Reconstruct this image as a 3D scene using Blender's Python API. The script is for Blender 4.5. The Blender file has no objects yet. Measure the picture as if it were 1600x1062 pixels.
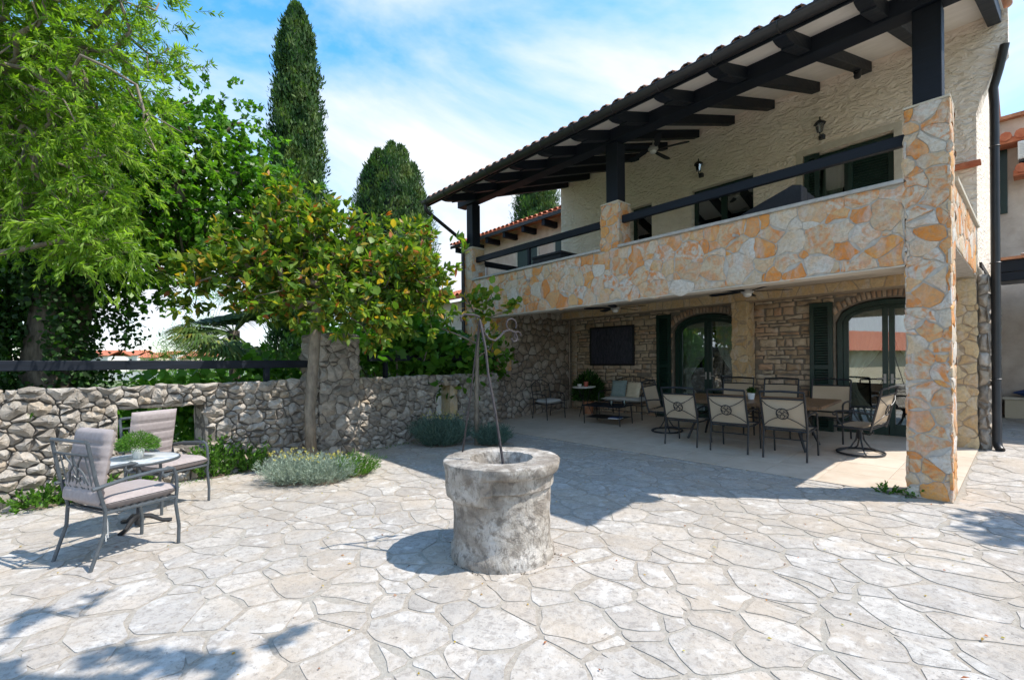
import bpy, math, random
import numpy as np
from mathutils import Vector, Matrix, Euler, noise
random.seed(7); rng = np.random.default_rng(7)
R = math.radians
scene = bpy.context.scene
COL = scene.collection

# ---------------------------------------------------------------- camera, light, exposure
cam_data = bpy.data.cameras.new('camera'); cam = bpy.data.objects.new('camera', cam_data); COL.objects.link(cam)
cam_data.sensor_width = 36.0; cam_data.lens = 729.2 / 1600 * 36.0
cam_data.shift_y = 35.3 / 1600
cam_data.clip_start = 0.05; cam_data.clip_end = 3000
cam.matrix_world = Matrix.Translation((0, 0, 1.5)) @ Matrix.Rotation(R(90), 4, 'X') @ Matrix.Rotation(-0.0084, 4, 'Z')
scene.camera = cam

SUN_EL, SUN_AZ = 57.5, -7.5            # elevation; direction to the sun measured from +X towards +Y
world = bpy.data.worlds.new("World"); scene.world = world; world.use_nodes = True
wn = world.node_tree; wn.nodes.clear()
def WN(t, **k):
    n = wn.nodes.new(t)
    for a, v in k.items(): setattr(n, a, v)
    return n
sky = WN('ShaderNodeTexSky', sky_type='NISHITA', sun_disc=False)
sky.sun_elevation = R(SUN_EL); sky.sun_rotation = R(90 - SUN_AZ); sky.air_density = 1.0; sky.dust_density = 0.3; sky.ozone_density = 2.2
tc = WN('ShaderNodeTexCoord'); mp = WN('ShaderNodeMapping'); mp.inputs['Scale'].default_value = (1.0, 1.25, 1.7); mp.inputs['Rotation'].default_value = (0.3, 0.5, 0.4)
n1 = WN('ShaderNodeTexNoise'); n1.inputs['Scale'].default_value = 1.35; n1.inputs['Detail'].default_value = 7; n1.inputs['Roughness'].default_value = 0.56; n1.inputs['Distortion'].default_value = 0.7
rp = WN('ShaderNodeValToRGB'); rp.color_ramp.elements[0].position = 0.44; rp.color_ramp.elements[1].position = 0.67
sx = WN('ShaderNodeSeparateXYZ'); hz = WN('ShaderNodeMapRange'); hz.inputs['From Min'].default_value = 0.0; hz.inputs['From Max'].default_value = 0.6; hz.inputs['To Min'].default_value = 0.95; hz.inputs['To Max'].default_value = 0.0
mx = WN('ShaderNodeMath', operation='MAXIMUM'); mul = WN('ShaderNodeMath', operation='MULTIPLY'); mul.inputs[1].default_value = 0.85
add = WN('ShaderNodeMath', operation='ADD', use_clamp=True)
mix = WN('ShaderNodeMix', data_type='RGBA'); mix.inputs['B'].default_value = (3.45, 3.65, 3.95, 1)
sat = WN('ShaderNodeHueSaturation'); sat.inputs['Hue'].default_value = 0.49; sat.inputs['Saturation'].default_value = 1.38; sat.inputs['Value'].default_value = 1.35
bg = WN('ShaderNodeBackground'); bg.inputs['Strength'].default_value = 0.136
wo = WN('ShaderNodeOutputWorld'); L = wn.links.new
L(tc.outputs['Generated'], mp.inputs['Vector']); L(mp.outputs[0], n1.inputs['Vector']); L(n1.outputs[0], rp.inputs[0])
L(tc.outputs['Generated'], sx.inputs[0]); L(sx.outputs['Z'], hz.inputs['Value'])
L(rp.outputs[0], mul.inputs[0]); L(mul.outputs[0], add.inputs[0]); L(hz.outputs[0], mx.inputs[0]); mx.inputs[1].default_value = 0.0
hz2 = WN('ShaderNodeMath', operation='MULTIPLY'); n2 = WN('ShaderNodeTexNoise'); n2.inputs['Scale'].default_value = 3.0; n2.inputs['Detail'].default_value = 6
L(mp.outputs[0], n2.inputs['Vector']); L(mx.outputs[0], hz2.inputs[0]); rp2 = WN('ShaderNodeMapRange'); rp2.inputs['From Min'].default_value = 0.3; rp2.inputs['From Max'].default_value = 0.6; rp2.inputs['To Min'].default_value = 0.55
L(n2.outputs[0], rp2.inputs['Value']); L(rp2.outputs[0], hz2.inputs[1]); L(hz2.outputs[0], add.inputs[1])
L(sky.outputs[0], sat.inputs['Color']); L(sat.outputs[0], mix.inputs['A']); L(add.outputs[0], mix.inputs['Factor'])
L(mix.outputs['Result'], bg.inputs['Color']); L(bg.outputs[0], wo.inputs[0])

sun_d = bpy.data.lights.new('sun', 'SUN'); sun_d.energy = 2.95; sun_d.angle = R(0.53); sun_d.color = (1.0, 0.95, 0.87)
sun = bpy.data.objects.new('sun', sun_d); COL.objects.link(sun)
sdir = Vector((math.cos(R(SUN_EL)) * math.cos(R(SUN_AZ)), math.cos(R(SUN_EL)) * math.sin(R(SUN_AZ)), math.sin(R(SUN_EL))))
sun.rotation_euler = sdir.to_track_quat('Z', 'Y').to_euler(); sun.location = sdir * 30
vs = scene.view_settings
vs.view_transform = 'Standard'; vs.look = 'None'; vs.gamma = 1; vs.use_curve_mapping = False; vs.exposure = 1.12
scene.render.engine = 'CYCLES'; cy = scene.cycles
cy.max_bounces = 8; cy.diffuse_bounces = 6; cy.glossy_bounces = 3; cy.transmission_bounces = 4; cy.transparent_max_bounces = 8
cy.use_denoising = True; cy.use_adaptive_sampling = True; cy.adaptive_threshold = 0.02; cy.sample_clamp_indirect = 6

# ---------------------------------------------------------------- materials
MATS = {}
class NT:
    def __init__(s, name):
        s.m = bpy.data.materials.new(name); s.m.use_nodes = True; s.t = s.m.node_tree; s.t.nodes.clear()
        s.out = s.n('ShaderNodeOutputMaterial'); s.b = s.n('ShaderNodeBsdfPrincipled'); s.l(s.b.outputs[0], s.out.inputs[0])
        s.geo = s.n('ShaderNodeNewGeometry'); s.at = s.n('ShaderNodeAttribute'); s.at.attribute_name = 'tone'
        s.sep = s.n('ShaderNodeSeparateColor'); s.l(s.at.outputs['Color'], s.sep.inputs[0])
        o = s.n('ShaderNodeVectorMath', operation='SCALE'); o.inputs['Scale'].default_value = 23.0; s.l(s.at.outputs['Color'], o.inputs[0])
        a = s.n('ShaderNodeVectorMath', operation='ADD'); s.l(s.geo.outputs['Position'], a.inputs[0]); s.l(o.outputs[0], a.inputs[1]); s.pos = a.outputs[0]
        s.wpos = s.geo.outputs['Position']; MATS[name] = s.m
    def n(s, t, **k):
        x = s.t.nodes.new(t)
        for a, v in k.items(): setattr(x, a, v)
        return x
    def l(s, a, b): s.t.links.new(a, b)
    def noise(s, scale, detail=4, rough=.55, dist=0, vec=None, stretch=None):
        x = s.n('ShaderNodeTexNoise'); x.inputs['Scale'].default_value = scale; x.inputs['Detail'].default_value = detail
        x.inputs['Roughness'].default_value = rough; x.inputs['Distortion'].default_value = dist
        v = vec or s.pos
        if stretch:
            m = s.n('ShaderNodeMapping'); m.inputs['Scale'].default_value = stretch; s.l(v, m.inputs[0]); v = m.outputs[0]
        s.l(v, x.inputs['Vector']); return x.outputs[0]
    def ramp(s, fac, stops, interp='LINEAR'):
        r = s.n('ShaderNodeValToRGB'); cr = r.color_ramp; cr.interpolation = interp
        while len(cr.elements) > 1: cr.elements.remove(cr.elements[-1])
        cr.elements[0].position = stops[0][0]; c = stops[0][1]; cr.elements[0].color = (c if isinstance(c, tuple) else (c, c, c)) + (1,)
        for p, c in stops[1:]:
            e = cr.elements.new(p); e.color = (c if isinstance(c, tuple) else (c, c, c)) + (1,)
        s.l(fac, r.inputs[0]); return r.outputs[0]
    def mix(s, f, a, b, bt='MIX'):
        x = s.n('ShaderNodeMix', data_type='RGBA', blend_type=bt)
        for v, k in ((f, 'Factor'), (a, 'A'), (b, 'B')):
            if hasattr(v, 'links'): s.l(v, x.inputs[k])
            else: x.inputs[k].default_value = v if k == 'Factor' else ((v if isinstance(v, tuple) else (v, v, v)) + (1,))
        return x.outputs['Result']
    def math(s, op, a, b=None, clamp=False):
        x = s.n('ShaderNodeMath', operation=op, use_clamp=clamp)
        for i, v in enumerate((a, b)):
            if v is None: continue
            if hasattr(v, 'links'): s.l(v, x.inputs[i])
            else: x.inputs[i].default_value = v
        return x.outputs[0]
    def bump(s, h, strength=.4, dist=.01, prev=None):
        x = s.n('ShaderNodeBump'); x.inputs['Strength'].default_value = strength; x.inputs['Distance'].default_value = dist
        s.l(h, x.inputs['Height'])
        if prev is not None: s.l(prev, x.inputs['Normal'])
        s.l(x.outputs[0], s.b.inputs['Normal']); return x.outputs[0]
    def col(s, c):
        if hasattr(c, 'links'): s.l(c, s.b.inputs['Base Color'])
        else: s.b.inputs['Base Color'].default_value = c + (1,)
    def rough(s, v):
        if hasattr(v, 'links'): s.l(v, s.b.inputs['Roughness'])
        else: s.b.inputs['Roughness'].default_value = v

def m_paving():
    m = NT('paving_stone_mat'); t1 = m.sep.outputs[0]; t2 = m.sep.outputs[1]
    base = m.ramp(t1, [(0, (.41, .36, .31)), (.3, (.475, .43, .38)), (.6, (.52, .475, .425)), (.8, (.44, .405, .37)), (1, (.55, .51, .46))])
    big = m.noise(2.2, 6, .6); base = m.mix(m.ramp(big, [(.38, 0.0), (.62, .6)]), base, (.33, .305, .275))
    lich = m.noise(20, 10, .75, .5); base = m.mix(m.ramp(lich, [(.48, 0.0), (.60, .75)]), base, (.25, .225, .20))
    warm = m.noise(1.1, 6, .65, vec=m.wpos); base = m.mix(m.ramp(warm, [(.46, 0.0), (.62, .55)]), base, (.44, .355, .265)); dk = m.noise(.7, 7, .7, .5, vec=m.wpos); base = m.mix(m.ramp(dk, [(.50, 0.0), (.66, .5)]), base, (.27, .25, .225))
    wht = m.noise(6, 6, .65); base = m.mix(m.ramp(wht, [(.56, 0.0), (.68, .65)]), base, (.64, .615, .58))
    pit = m.noise(44, 7, .78, 1.0); base = m.mix(m.ramp(pit, [(.56, 0.0), (.66, .7)]), base, (.20, .175, .15))
    m.col(base); m.rough(.82)
    h = m.math('ADD', m.math('MULTIPLY', m.noise(9, 9, .68), 1.0), m.math('MULTIPLY', m.ramp(pit, [(.60, 1.0), (.72, 0.0)]), .25))
    m.bump(h, .9, .014)
def m_joint():
    m = NT('paving_joint_mat'); a = m.noise(30, 8, .7); b = m.noise(1.6, 5, .6)
    c = m.ramp(a, [(.3, (.25, .215, .175)), (.7, (.44, .385, .32))]); c = m.mix(m.ramp(b, [(.45, 0.0), (.7, .5)]), c, (.34, .34, .31))
    m.col(c); m.rough(.95); m.bump(a, .9, .012)
def m_clad(name, stops, stain, amt):
    m = NT(name); base = m.ramp(m.sep.outputs[0], stops)
    st = m.noise(5.5, 6, .62, 1.8); f = m.math('MULTIPLY', m.ramp(st, [(.44, 0.0), (.60, 1.0)]), m.ramp(m.sep.outputs[1], [(.15, 0.0), (.55, amt), (1, amt)]))
    base = m.mix(f, base, stain)
    w = m.noise(4.0, 6, .6, 1.0, stretch=(1, 1, .35)); base = m.mix(m.ramp(w, [(.50, 0.0), (.64, .55)]), base, (.58, .56, .53)); w2 = m.noise(2.6, 8, .7, 1.5); base = m.mix(m.ramp(w2, [(.50, 0.0), (.68, .65)]), base, (.66, .42, .20))
    d = m.noise(16, 7, .7, .8); base = m.mix(m.ramp(d, [(.58, 0.0), (.72, .5)]), base, (.25, .2, .15))
    e_ = m.noise(26, 8, .72, .4); base = m.mix(m.ramp(e_, [(.38, .5), (.55, 0.0)]), base, (.36, .27, .19)); m.col(base); m.rough(.8); hh = m.bump(m.noise(9, 8, .65, .8), .8, .03); m.bump(e_, .6, .008, hh)
def m_plain(name, c1, c2, scale=8, rough=.8, bs=.4, bd=.008, metal=0, detail=6, spec=None, stretch=None, dist=0):
    m = NT(name); a = m.noise(scale, detail, .62, dist, stretch=stretch); m.col(m.ramp(a, [(.32, c1), (.68, c2)])); m.rough(rough)
    if bs: m.bump(a, bs, bd)
    m.b.inputs['Metallic'].default_value = metal
    if spec is not None: m.b.inputs['Specular IOR Level'].default_value = spec
    return m
def m_rubble(name, stops, dark=(.12, .105, .09)):
    m = NT(name); base = m.ramp(m.sep.outputs[0], stops); a = m.noise(7, 9, .7, .5)
    base = m.mix(m.ramp(a, [(.45, 0.0), (.68, .65)]), base, dark)
    w = m.noise(3.5, 6, .65, .3); base = m.mix(m.ramp(w, [(.55, 0.0), (.68, .6)]), base, (.52, .50, .46))
    m.col(base); m.rough(.9); h = m.bump(m.noise(7, 10, .72), 1.0, .05); m.bump(m.noise(38, 6, .7), .7, .010, h)
def m_leaf(name, stops, trans=.42, rough=.5, tcol=None, extra=None):
    m = NT(name); c = m.ramp(m.sep.outputs[0], stops)
    br = m.math('MULTIPLY_ADD', m.sep.outputs[1], .7); br.node.inputs[2].default_value = .65
    sc = m.n('ShaderNodeVectorMath', operation='SCALE'); m.l(c, sc.inputs[0]); m.l(br, sc.inputs['Scale']); c2 = sc.outputs[0]
    m.col(c2); m.rough(rough); tr = m.n('ShaderNodeBsdfTranslucent')
    tc_ = m.mix(1.0, c2, tcol or (1.5, 1.7, .55), 'MULTIPLY'); m.l(tc_, tr.inputs[0])
    mxs = m.n('ShaderNodeMixShader'); mxs.inputs[0].default_value = trans; m.b.inputs['Specular IOR Level'].default_value = .3; m.l(m.b.outputs[0], mxs.inputs[1]); m.l(tr.outputs[0], mxs.inputs[2]); m.l(mxs.outputs[0], m.out.inputs[0])
def m_glass():
    m = NT('window_glass_mat'); tr = m.n('ShaderNodeBsdfTransparent'); tr.inputs[0].default_value = (.80, .86, .84, 1)
    g = m.n('ShaderNodeBsdfGlossy'); g.inputs['Roughness'].default_value = .01; g.inputs[0].default_value = (.95, .97, 1, 1)
    fr = m.n('ShaderNodeFresnel'); fr.inputs[0].default_value = 1.9; f = m.math('MULTIPLY_ADD', fr.outputs[0], 1.5, True); f.node.inputs[2].default_value = .08
    ms = m.n('ShaderNodeMixShader'); m.l(f, ms.inputs[0]); m.l(tr.outputs[0], ms.inputs[1]); m.l(g.outputs[0], ms.inputs[2]); m.l(ms.outputs[0], m.out.inputs[0])
m_paving(); m_joint(); m_glass()
CLAD = [(0, (.62, .50, .34)), (.16, (.54, .41, .27)), (.3, (.64, .58, .48)), (.42, (.62, .595, .55)), (.52, (.60, .45, .28)), (.60, (.70, .35, .09)), (.74, (.66, .22, .035)), (.86, (.64, .42, .20)), (1, (.66, .63, .58))]
m_clad('cladding_mat', CLAD, (.66, .22, .035), .95)
m_clad('tan_cladding_mat', [(0, (.60, .44, .24)), (.5, (.66, .52, .31)), (1, (.58, .38, .18))], (.58, .34, .13), .4)
m_plain('mortar_mat', (.38, .345, .30), (.54, .50, .44), 14, .95, .7, .01)
m_plain('tan_mortar_mat', (.34, .26, .18), (.48, .38, .27), 14, .95, .7, .01)
m_plain('dark_mortar_mat', (.15, .125, .10), (.26, .22, .175), 10, .95, .8, .015)
m_plain('rubble_core_mat', (.09, .078, .065), (.20, .175, .15), 10, .95, .8, .02)
m_plain('wall_top_mat', (.40, .37, .33), (.58, .55, .50), 7, .95, .8, .02)
m_rubble('dry_stone_mat', [(0, (.29, .25, .205)), (.35, (.40, .355, .30)), (.7, (.50, .45, .39)), (.9, (.45, .36, .26)), (1, (.58, .53, .47))])
m_rubble('rough_wall_stone_mat', [(0, (.26, .20, .15)), (.4, (.37, .29, .22)), (.75, (.42, .35, .28)), (1, (.47, .42, .36))], (.12, .09, .07))
m_rubble('masonry_stone_mat', [(0, (.46, .32, .20)), (.3, (.58, .45, .31)), (.6, (.66, .54, .40)), (.85, (.56, .34, .21)), (1, (.68, .58, .46))], (.26, .19, .13))
m_rubble('brick_mat', [(0, (.40, .24, .15)), (.5, (.50, .33, .21)), (1, (.52, .40, .29))], (.22, .15, .1))
m = NT('stucco_mat'); a = m.noise(5, 3, .5, 1.6, vec=m.wpos, stretch=(1, 1, 2.0)); b = m.noise(2.0, 4, .6, vec=m.wpos)
m.col(m.ramp(b, [(.3, (.84, .71, .575)), (.7, (.90, .79, .67))])); m.rough(.9); h = m.bump(a, .9, .085); m.bump(m.noise(30, 6, .6, vec=m.wpos), .35, .01, h)
m_plain('soffit_mat', (.56, .48, .38), (.64, .56, .45), 3, .9, .2, .004)
m_plain('smooth_stone_mat', (.50, .44, .35), (.62, .56, .46), 9, .85, .3, .004)
m_plain('stone_cap_mat', (.33, .315, .29), (.46, .44, .41), 12, .85, .5, .005)
m = NT('dark_wood_mat'); a = m.noise(3, 7, .65, .6, stretch=(1, 1, 14), vec=m.n('ShaderNodeTexCoord').outputs['Object'])
m.col(m.ramp(a, [(.3, (.003, .005, .009)), (.6, (.007, .011, .019)), (.82, (.022, .034, .055))])); m.rough(m.ramp(a, [(.3, .5), (.7, .7)])); m.b.inputs['Specular IOR Level'].default_value = .28; m.bump(a, .4, .004)
m_plain('ceiling_board_mat', (.74, .68, .60), (.82, .76, .68), 2.5, .75, .15, .003)
m_plain('gutter_mat', (.012, .012, .014), (.024, .022, .022), 5, .4, .1, .002)
m_plain('terracotta_mat', (.30, .115, .055), (.50, .24, .13), 9, .85, .5, .006)
m_plain('shaded_tile_mat', (.075, .045, .035), (.20, .11, .075), 11, .85, .5, .006)  # terracotta darkened to put the shade of the eave tile ends into the colour
m_plain('terracotta_red_mat', (.40, .10, .045), (.56, .20, .10), 6, .8, .4, .006)
m_plain('green_paint_mat', (.004, .022, .016), (.008, .034, .024), 6, .38, .1, .002)
m_plain('iron_mat', (.010, .011, .013), (.022, .022, .024), 20, .45, .15, .002)
m_plain('grey_metal_mat', (.052, .062, .070), (.085, .098, .108), 16, .38, .08, .001)
m_plain('rust_iron_mat', (.018, .015, .017), (.05, .04, .042), 30, .6, .4, .002)
m = m_plain('sling_fabric_mat', (.40, .315, .215), (.48, .38, .27), 160, .8, .25, .001)
m_plain('grey_cushion_mat', (.30, .255, .245), (.37, .32, .305), 30, .9, .3, .002)
m_plain('pale_cushion_mat', (.46, .46, .45), (.55, .55, .53), 30, .9, .3, .002)
m_plain('teal_cushion_mat', (.20, .27, .27), (.26, .33, .33), 30, .9, .3, .002)
m_plain('cream_cushion_mat', (.52, .46, .34), (.62, .55, .42), 12, .9, .3, .002)
m_plain('blue_cushion_mat', (.02, .05, .16), (.04, .08, .22), 12, .9, .3, .002)
m_plain('table_wood_mat', (.13, .075, .04), (.26, .155, .085), 3, .4, .2, .002, stretch=(6, 6, 1))
m_plain('white_ceramic_mat', (.74, .73, .70), (.80, .79, .76), 5, .3, 0)
m_plain('red_ceramic_mat', (.35, .08, .05), (.42, .12, .08), 5, .4, 0)
m_plain('curtain_mat', (.74, .71, .62), (.82, .79, .71), 3, .9, 0)
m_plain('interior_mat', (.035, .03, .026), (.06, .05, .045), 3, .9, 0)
m = m_plain('floor_tile_mat', (.54, .44, .34), (.68, .58, .475), 3.5, .5, .06, .002)
c_ = m.b.inputs['Base Color'].links[0].from_socket; m.col(m.mix(.22, c_, m.ramp(m.sep.outputs[0], [(0, (.38, .30, .22)), (1, (.66, .57, .47))])))
m_plain('floor_grout_mat', (.30, .24, .18), (.36, .29, .22), 9, .9, 0)
m_plain('bark_mat', (.055, .042, .032), (.17, .135, .10), 14, .95, .9, .015, stretch=(1, 1, .3))
m_plain('pale_bark_mat', (.13, .105, .08), (.27, .225, .17), 18, .9, .6, .006, stretch=(1, 1, .4))
m_plain('field_mat', (.06, .10, .025), (.15, .17, .06), .6, .95, .3, .02)
m_plain('soil_mat', (.10, .075, .05), (.18, .14, .10), 14, .95, .8, .02)
m_plain('pink_render_mat', (.50, .38, .30), (.70, .58, .48), 2.2, .9, .7, .05, detail=10)
m_plain('white_render_mat', (.60, .57, .52), (.74, .71, .66), .8, .9, 0)
m_plain('cream_render_mat', (.56, .47, .34), (.68, .58, .44), .8, .9, 0)
m_plain('black_fabric_mat', (.012, .015, .024), (.022, .026, .04), 20, .6, .1, .002)
m_plain('appliance_mat', (.62, .62, .60), (.70, .70, .68), 4, .45, 0)
m_plain('dark_panel_mat', (.010, .011, .018), (.08, .085, .12), 6, .3, 0, stretch=(4, 4, .7), dist=2)
m_plain('crown_core_mat', (.008, .02, .006), (.02, .04, .012), 5, .9, .5, .02)  # dark green of the solid filler core inside the cypress crowns
m_leaf('almond_leaf_mat', [(0, (.085, .18, .015)), (.5, (.16, .27, .026)), (1, (.26, .36, .05))], .5)
m_leaf('broad_leaf_mat', [(0, (.05, .14, .015)), (.6, (.10, .23, .025)), (1, (.17, .30, .04))], .45, .4)
m_leaf('ivy_leaf_mat', [(0, (.015, .045, .01)), (.7, (.03, .085, .014)), (1, (.06, .14, .02))], .3)
m_leaf('cypress_leaf_mat', [(0, (.022, .065, .018)), (.5, (.055, .115, .028)), (1, (.125, .175, .045))], .3, .7)
m_leaf('magnolia_leaf_mat', [(0, (.05, .12, .015)), (.45, (.12, .215, .028)), (.82, (.21, .28, .04)), (.90, (.38, .36, .045)), (.95, (.44, .24, .035)), (.975, (.38, .11, .03)), (1, (.26, .08, .04))], .42, .45, (1.6, 1.7, .5))
m_leaf('fig_leaf_mat', [(0, (.04, .13, .015)), (1, (.10, .24, .03))], .42)
m_leaf('palm_leaf_mat', [(0, (.06, .12, .03)), (.8, (.13, .19, .05)), (1, (.32, .27, .05))], .3)
m_leaf('silver_leaf_mat', [(0, (.20, .27, .20)), (1, (.36, .42, .33))], .15, .8, (1.1, 1.1, .9))
m_leaf('lavender_leaf_mat', [(0, (.07, .13, .10)), (1, (.14, .21, .16))], .15, .8, (1.1, 1.1, .8))
m_leaf('herb_leaf_mat', [(0, (.05, .13, .02)), (1, (.13, .26, .04))], .4)
m_leaf('flower_mat', [(0, (.45, .38, .06)), (1, (.50, .46, .16))], .2)
m = NT('well_stone_mat'); a = m.noise(4, 9, .68, .6); b = m.noise(14, 8, .7, .3); c = m.noise(2.2, 5, .6, 1.2)
col = m.ramp(a, [(.3, (.25, .21, .17)), (.48, (.44, .39, .33)), (.64, (.64, .595, .54))]); col = m.mix(m.ramp(b, [(.50, 0.0), (.62, .75)]), col, (.14, .12, .10))
col = m.mix(m.ramp(c, [(.50, 0.0), (.62, .6)]), col, (.20, .165, .13)); d_ = m.noise(60, 6, .75, .5, stretch=(1, 1, .25)); col = m.mix(m.ramp(d_, [(.55, 0.0), (.65, .6)]), col, (.12, .10, .085)); m.col(col); m.rough(.9)
h = m.bump(a, 1.0, .05); h = m.bump(m.noise(34, 8, .75), .9, .012, h); m.bump(d_, .7, .01, h)
m = NT('mosaic_mat'); v = m.n('ShaderNodeTexVoronoi'); v.inputs['Scale'].default_value = 14; m.l(m.wpos, v.inputs['Vector'])
m.col(m.mix(.6, m.ramp(v.outputs['Distance'], [(.1, (.22, .27, .33)), (.5, (.60, .60, .58))]), m.ramp(m.noise(9, 3, .5), [(.4, (.55, .55, .55)), (.6, (.30, .35, .40))]))); m.rough(.35)

# ---------------------------------------------------------------- helpers
TH = .7255; P0 = (4.553, 4.829); HR = TH - math.pi / 2; SL = .048
AX = (-math.sin(TH), math.cos(TH)); BX = (math.cos(TH), math.sin(TH))
def W(s, t): return (P0[0] + s * AX[0] + t * BX[0], P0[1] + s * AX[1] + t * BX[1])   # facade coordinates -> world
def ST(x, y):
    dx, dy = x - P0[0], y - P0[1]; return dx * AX[0] + dy * AX[1], dx * BX[0] + dy * BX[1]
def gz(t): return SL * min(max(t, 0), 4.2)
def gxy(x, y): return gz(ST(x, y)[1])

def V(*a): return Vector(a)
class MB:
    def __init__(s): s.v = []; s.f = []; s.t = []; s.xf = None
    def add(s, vs, fs, tone=None):
        o = len(s.v); tone = tone or (.5, .5, .5)
        for p in vs:
            s.v.append(tuple(s.xf @ Vector(p)) if s.xf is not None else tuple(p)); s.t.append(tone)
        s.f.extend([tuple(i + o for i in f) for f in fs]); return s
    def box(s, a, b, tone=None):
        (x0, y0, z0), (x1, y1, z1) = a, b
        if x0 > x1: x0, x1 = x1, x0
        if y0 > y1: y0, y1 = y1, y0
        if z0 > z1: z0, z1 = z1, z0
        return s.add([(x0, y0, z0), (x1, y0, z0), (x1, y1, z0), (x0, y1, z0), (x0, y0, z1), (x1, y0, z1), (x1, y1, z1), (x0, y1, z1)],
                     [(0, 3, 2, 1), (4, 5, 6, 7), (0, 1, 5, 4), (1, 2, 6, 5), (2, 3, 7, 6), (3, 0, 4, 7)], tone)
    def beam(s, p, q, w, h, up=(0, 0, 1), tone=None):
        p, q = Vector(p), Vector(q); d = (q - p).normalized(); u = Vector(up); r = d.cross(u).normalized(); u = r.cross(d)
        vs = [c + r * a * w / 2 + u * b * h / 2 for c in (p, q) for a, b in ((-1, -1), (1, -1), (1, 1), (-1, 1))]
        return s.add(vs, [(0, 1, 2, 3), (7, 6, 5, 4), (0, 4, 5, 1), (1, 5, 6, 2), (2, 6, 7, 3), (3, 7, 4, 0)], tone)
    def tube(s, pts, r, n=8, closed=False, tone=None, flat=1.0):
        pts = [Vector(p) for p in pts]; m = len(pts); rs = r if isinstance(r, (list, tuple)) else [r] * m
        vs = []; fs = []; ref = None
        for i, p in enumerate(pts):
            if closed: d = pts[(i + 1) % m] - pts[i - 1]
            else: d = pts[min(i + 1, m - 1)] - pts[max(i - 1, 0)]
            d = d.normalized() if d.length > 1e-9 else Vector((0, 0, 1))
            if ref is None: ref = Vector((0, 0, 1)) if abs(d.z) < .9 else Vector((1, 0, 0))
            u = (ref - d * ref.dot(d)); u = u.normalized() if u.length > 1e-6 else d.orthogonal().normalized(); ref = u; w = d.cross(u)
            for k in range(n):
                a = 2 * math.pi * k / n; vs.append(p + (u * math.cos(a) * flat + w * math.sin(a)) * rs[i])
        for i in range(m if closed else m - 1):
            j = (i + 1) % m
            for k in range(n): fs.append((i * n + k, i * n + (k + 1) % n, j * n + (k + 1) % n, j * n + k))
        if not closed: fs.append(tuple(range(n - 1, -1, -1))); fs.append(tuple((m - 1) * n + k for k in range(n)))
        return s.add(vs, fs, tone)
    def lathe(s, prof, n=24, c=(0, 0, 0), tone=None, cap=True):
        vs = []; fs = []; m = len(prof)
        for r, z in prof:
            for k in range(n):
                a = 2 * math.pi * k / n; vs.append((c[0] + r * math.cos(a), c[1] + r * math.sin(a), c[2] + z))
        for i in range(m - 1):
            for k in range(n): fs.append((i * n + k, i * n + (k + 1) % n, (i + 1) * n + (k + 1) % n, (i + 1) * n + k))
        if cap: fs.append(tuple(range(n - 1, -1, -1))); fs.append(tuple((m - 1) * n + k for k in range(n)))
        return s.add(vs, fs, tone)
    def prism(s, poly, axis, a, b, tone=None):
        # poly in the two other axes; extruded along axis from a to b
        def P(p, h): return {0: (h, p[0], p[1]), 1: (p[0], h, p[1]), 2: (p[0], p[1], h)}[axis]
        n = len(poly); vs = [P(p, a) for p in poly] + [P(p, b) for p in poly]
        fs = [tuple(range(n - 1, -1, -1)), tuple(range(n, 2 * n))] + [(i, (i + 1) % n, n + (i + 1) % n, n + i) for i in range(n)]
        return s.add(vs, fs, tone)
    def cushion(s, c, size, rot=None, puff=.35, n=7, tone=None):
        # soft pillow: x,y extents with rounded thin edges
        sx, sy, sz = size; vs = []; fs = []; R_ = rot or Matrix.Identity(3)
        for side in (1, -1):
            for i in range(n + 1):
                for j in range(n + 1):
                    u, w = i / n * 2 - 1, j / n * 2 - 1
                    e = (max(0, 1 - abs(u) ** 4) * max(0, 1 - abs(w) ** 4)) ** puff
                    p = Vector((u * sx / 2 * (1 - .03 * (1 - w * w)), w * sy / 2 * (1 - .03 * (1 - u * u)), side * sz / 2 * e)); vs.append(Vector(c) + R_ @ p)
        N = (n + 1) * (n + 1)
        for sd in range(2):
            for i in range(n):
                for j in range(n):
                    q = [sd * N + i * (n + 1) + j, sd * N + (i + 1) * (n + 1) + j, sd * N + (i + 1) * (n + 1) + j + 1, sd * N + i * (n + 1) + j + 1]
                    fs.append(tuple(q if sd == 0 else q[::-1]))
        return s.add(vs, fs, tone)
    def build(s, name, mat, parent=None, smooth=False, bevel=0, loc=None, sub=0):
        me = bpy.data.meshes.new(name); vs = s.v
        if loc is not None:
            lx, ly, lz = loc; vs = [(x - lx, y - ly, z - lz) for x, y, z in vs]
        me.from_pydata(vs, [], s.f); me.update()
        at = me.attributes.new('tone', 'FLOAT_COLOR', 'POINT'); at.data.foreach_set('color', [c for t in s.t for c in (t[0], t[1], t[2], 1.0)])
        if smooth:
            me.polygons.foreach_set('use_smooth', [True] * len(me.polygons))
            if smooth == 'auto': me.set_sharp_from_angle(angle=R(40))
        me.materials.append(MATS[mat]); o = bpy.data.objects.new(name, me); COL.objects.link(o)
        if parent is not None: o.parent = parent
        if loc is not None: o.location = loc
        if bevel:
            b = o.modifiers.new('bevel', 'BEVEL'); b.width = bevel; b.segments = 2; b.limit_method = 'ANGLE'; b.angle_limit = R(40)
        if sub:
            b = o.modifiers.new('sub', 'SUBSURF'); b.levels = sub; b.render_levels = sub
        return o
def mark(o, label=None, cat=None, group=None, kind=None):
    if label: o['label'] = label
    if cat: o['category'] = cat
    if group: o['group'] = group
    if kind: o['kind'] = kind
    return o
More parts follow.
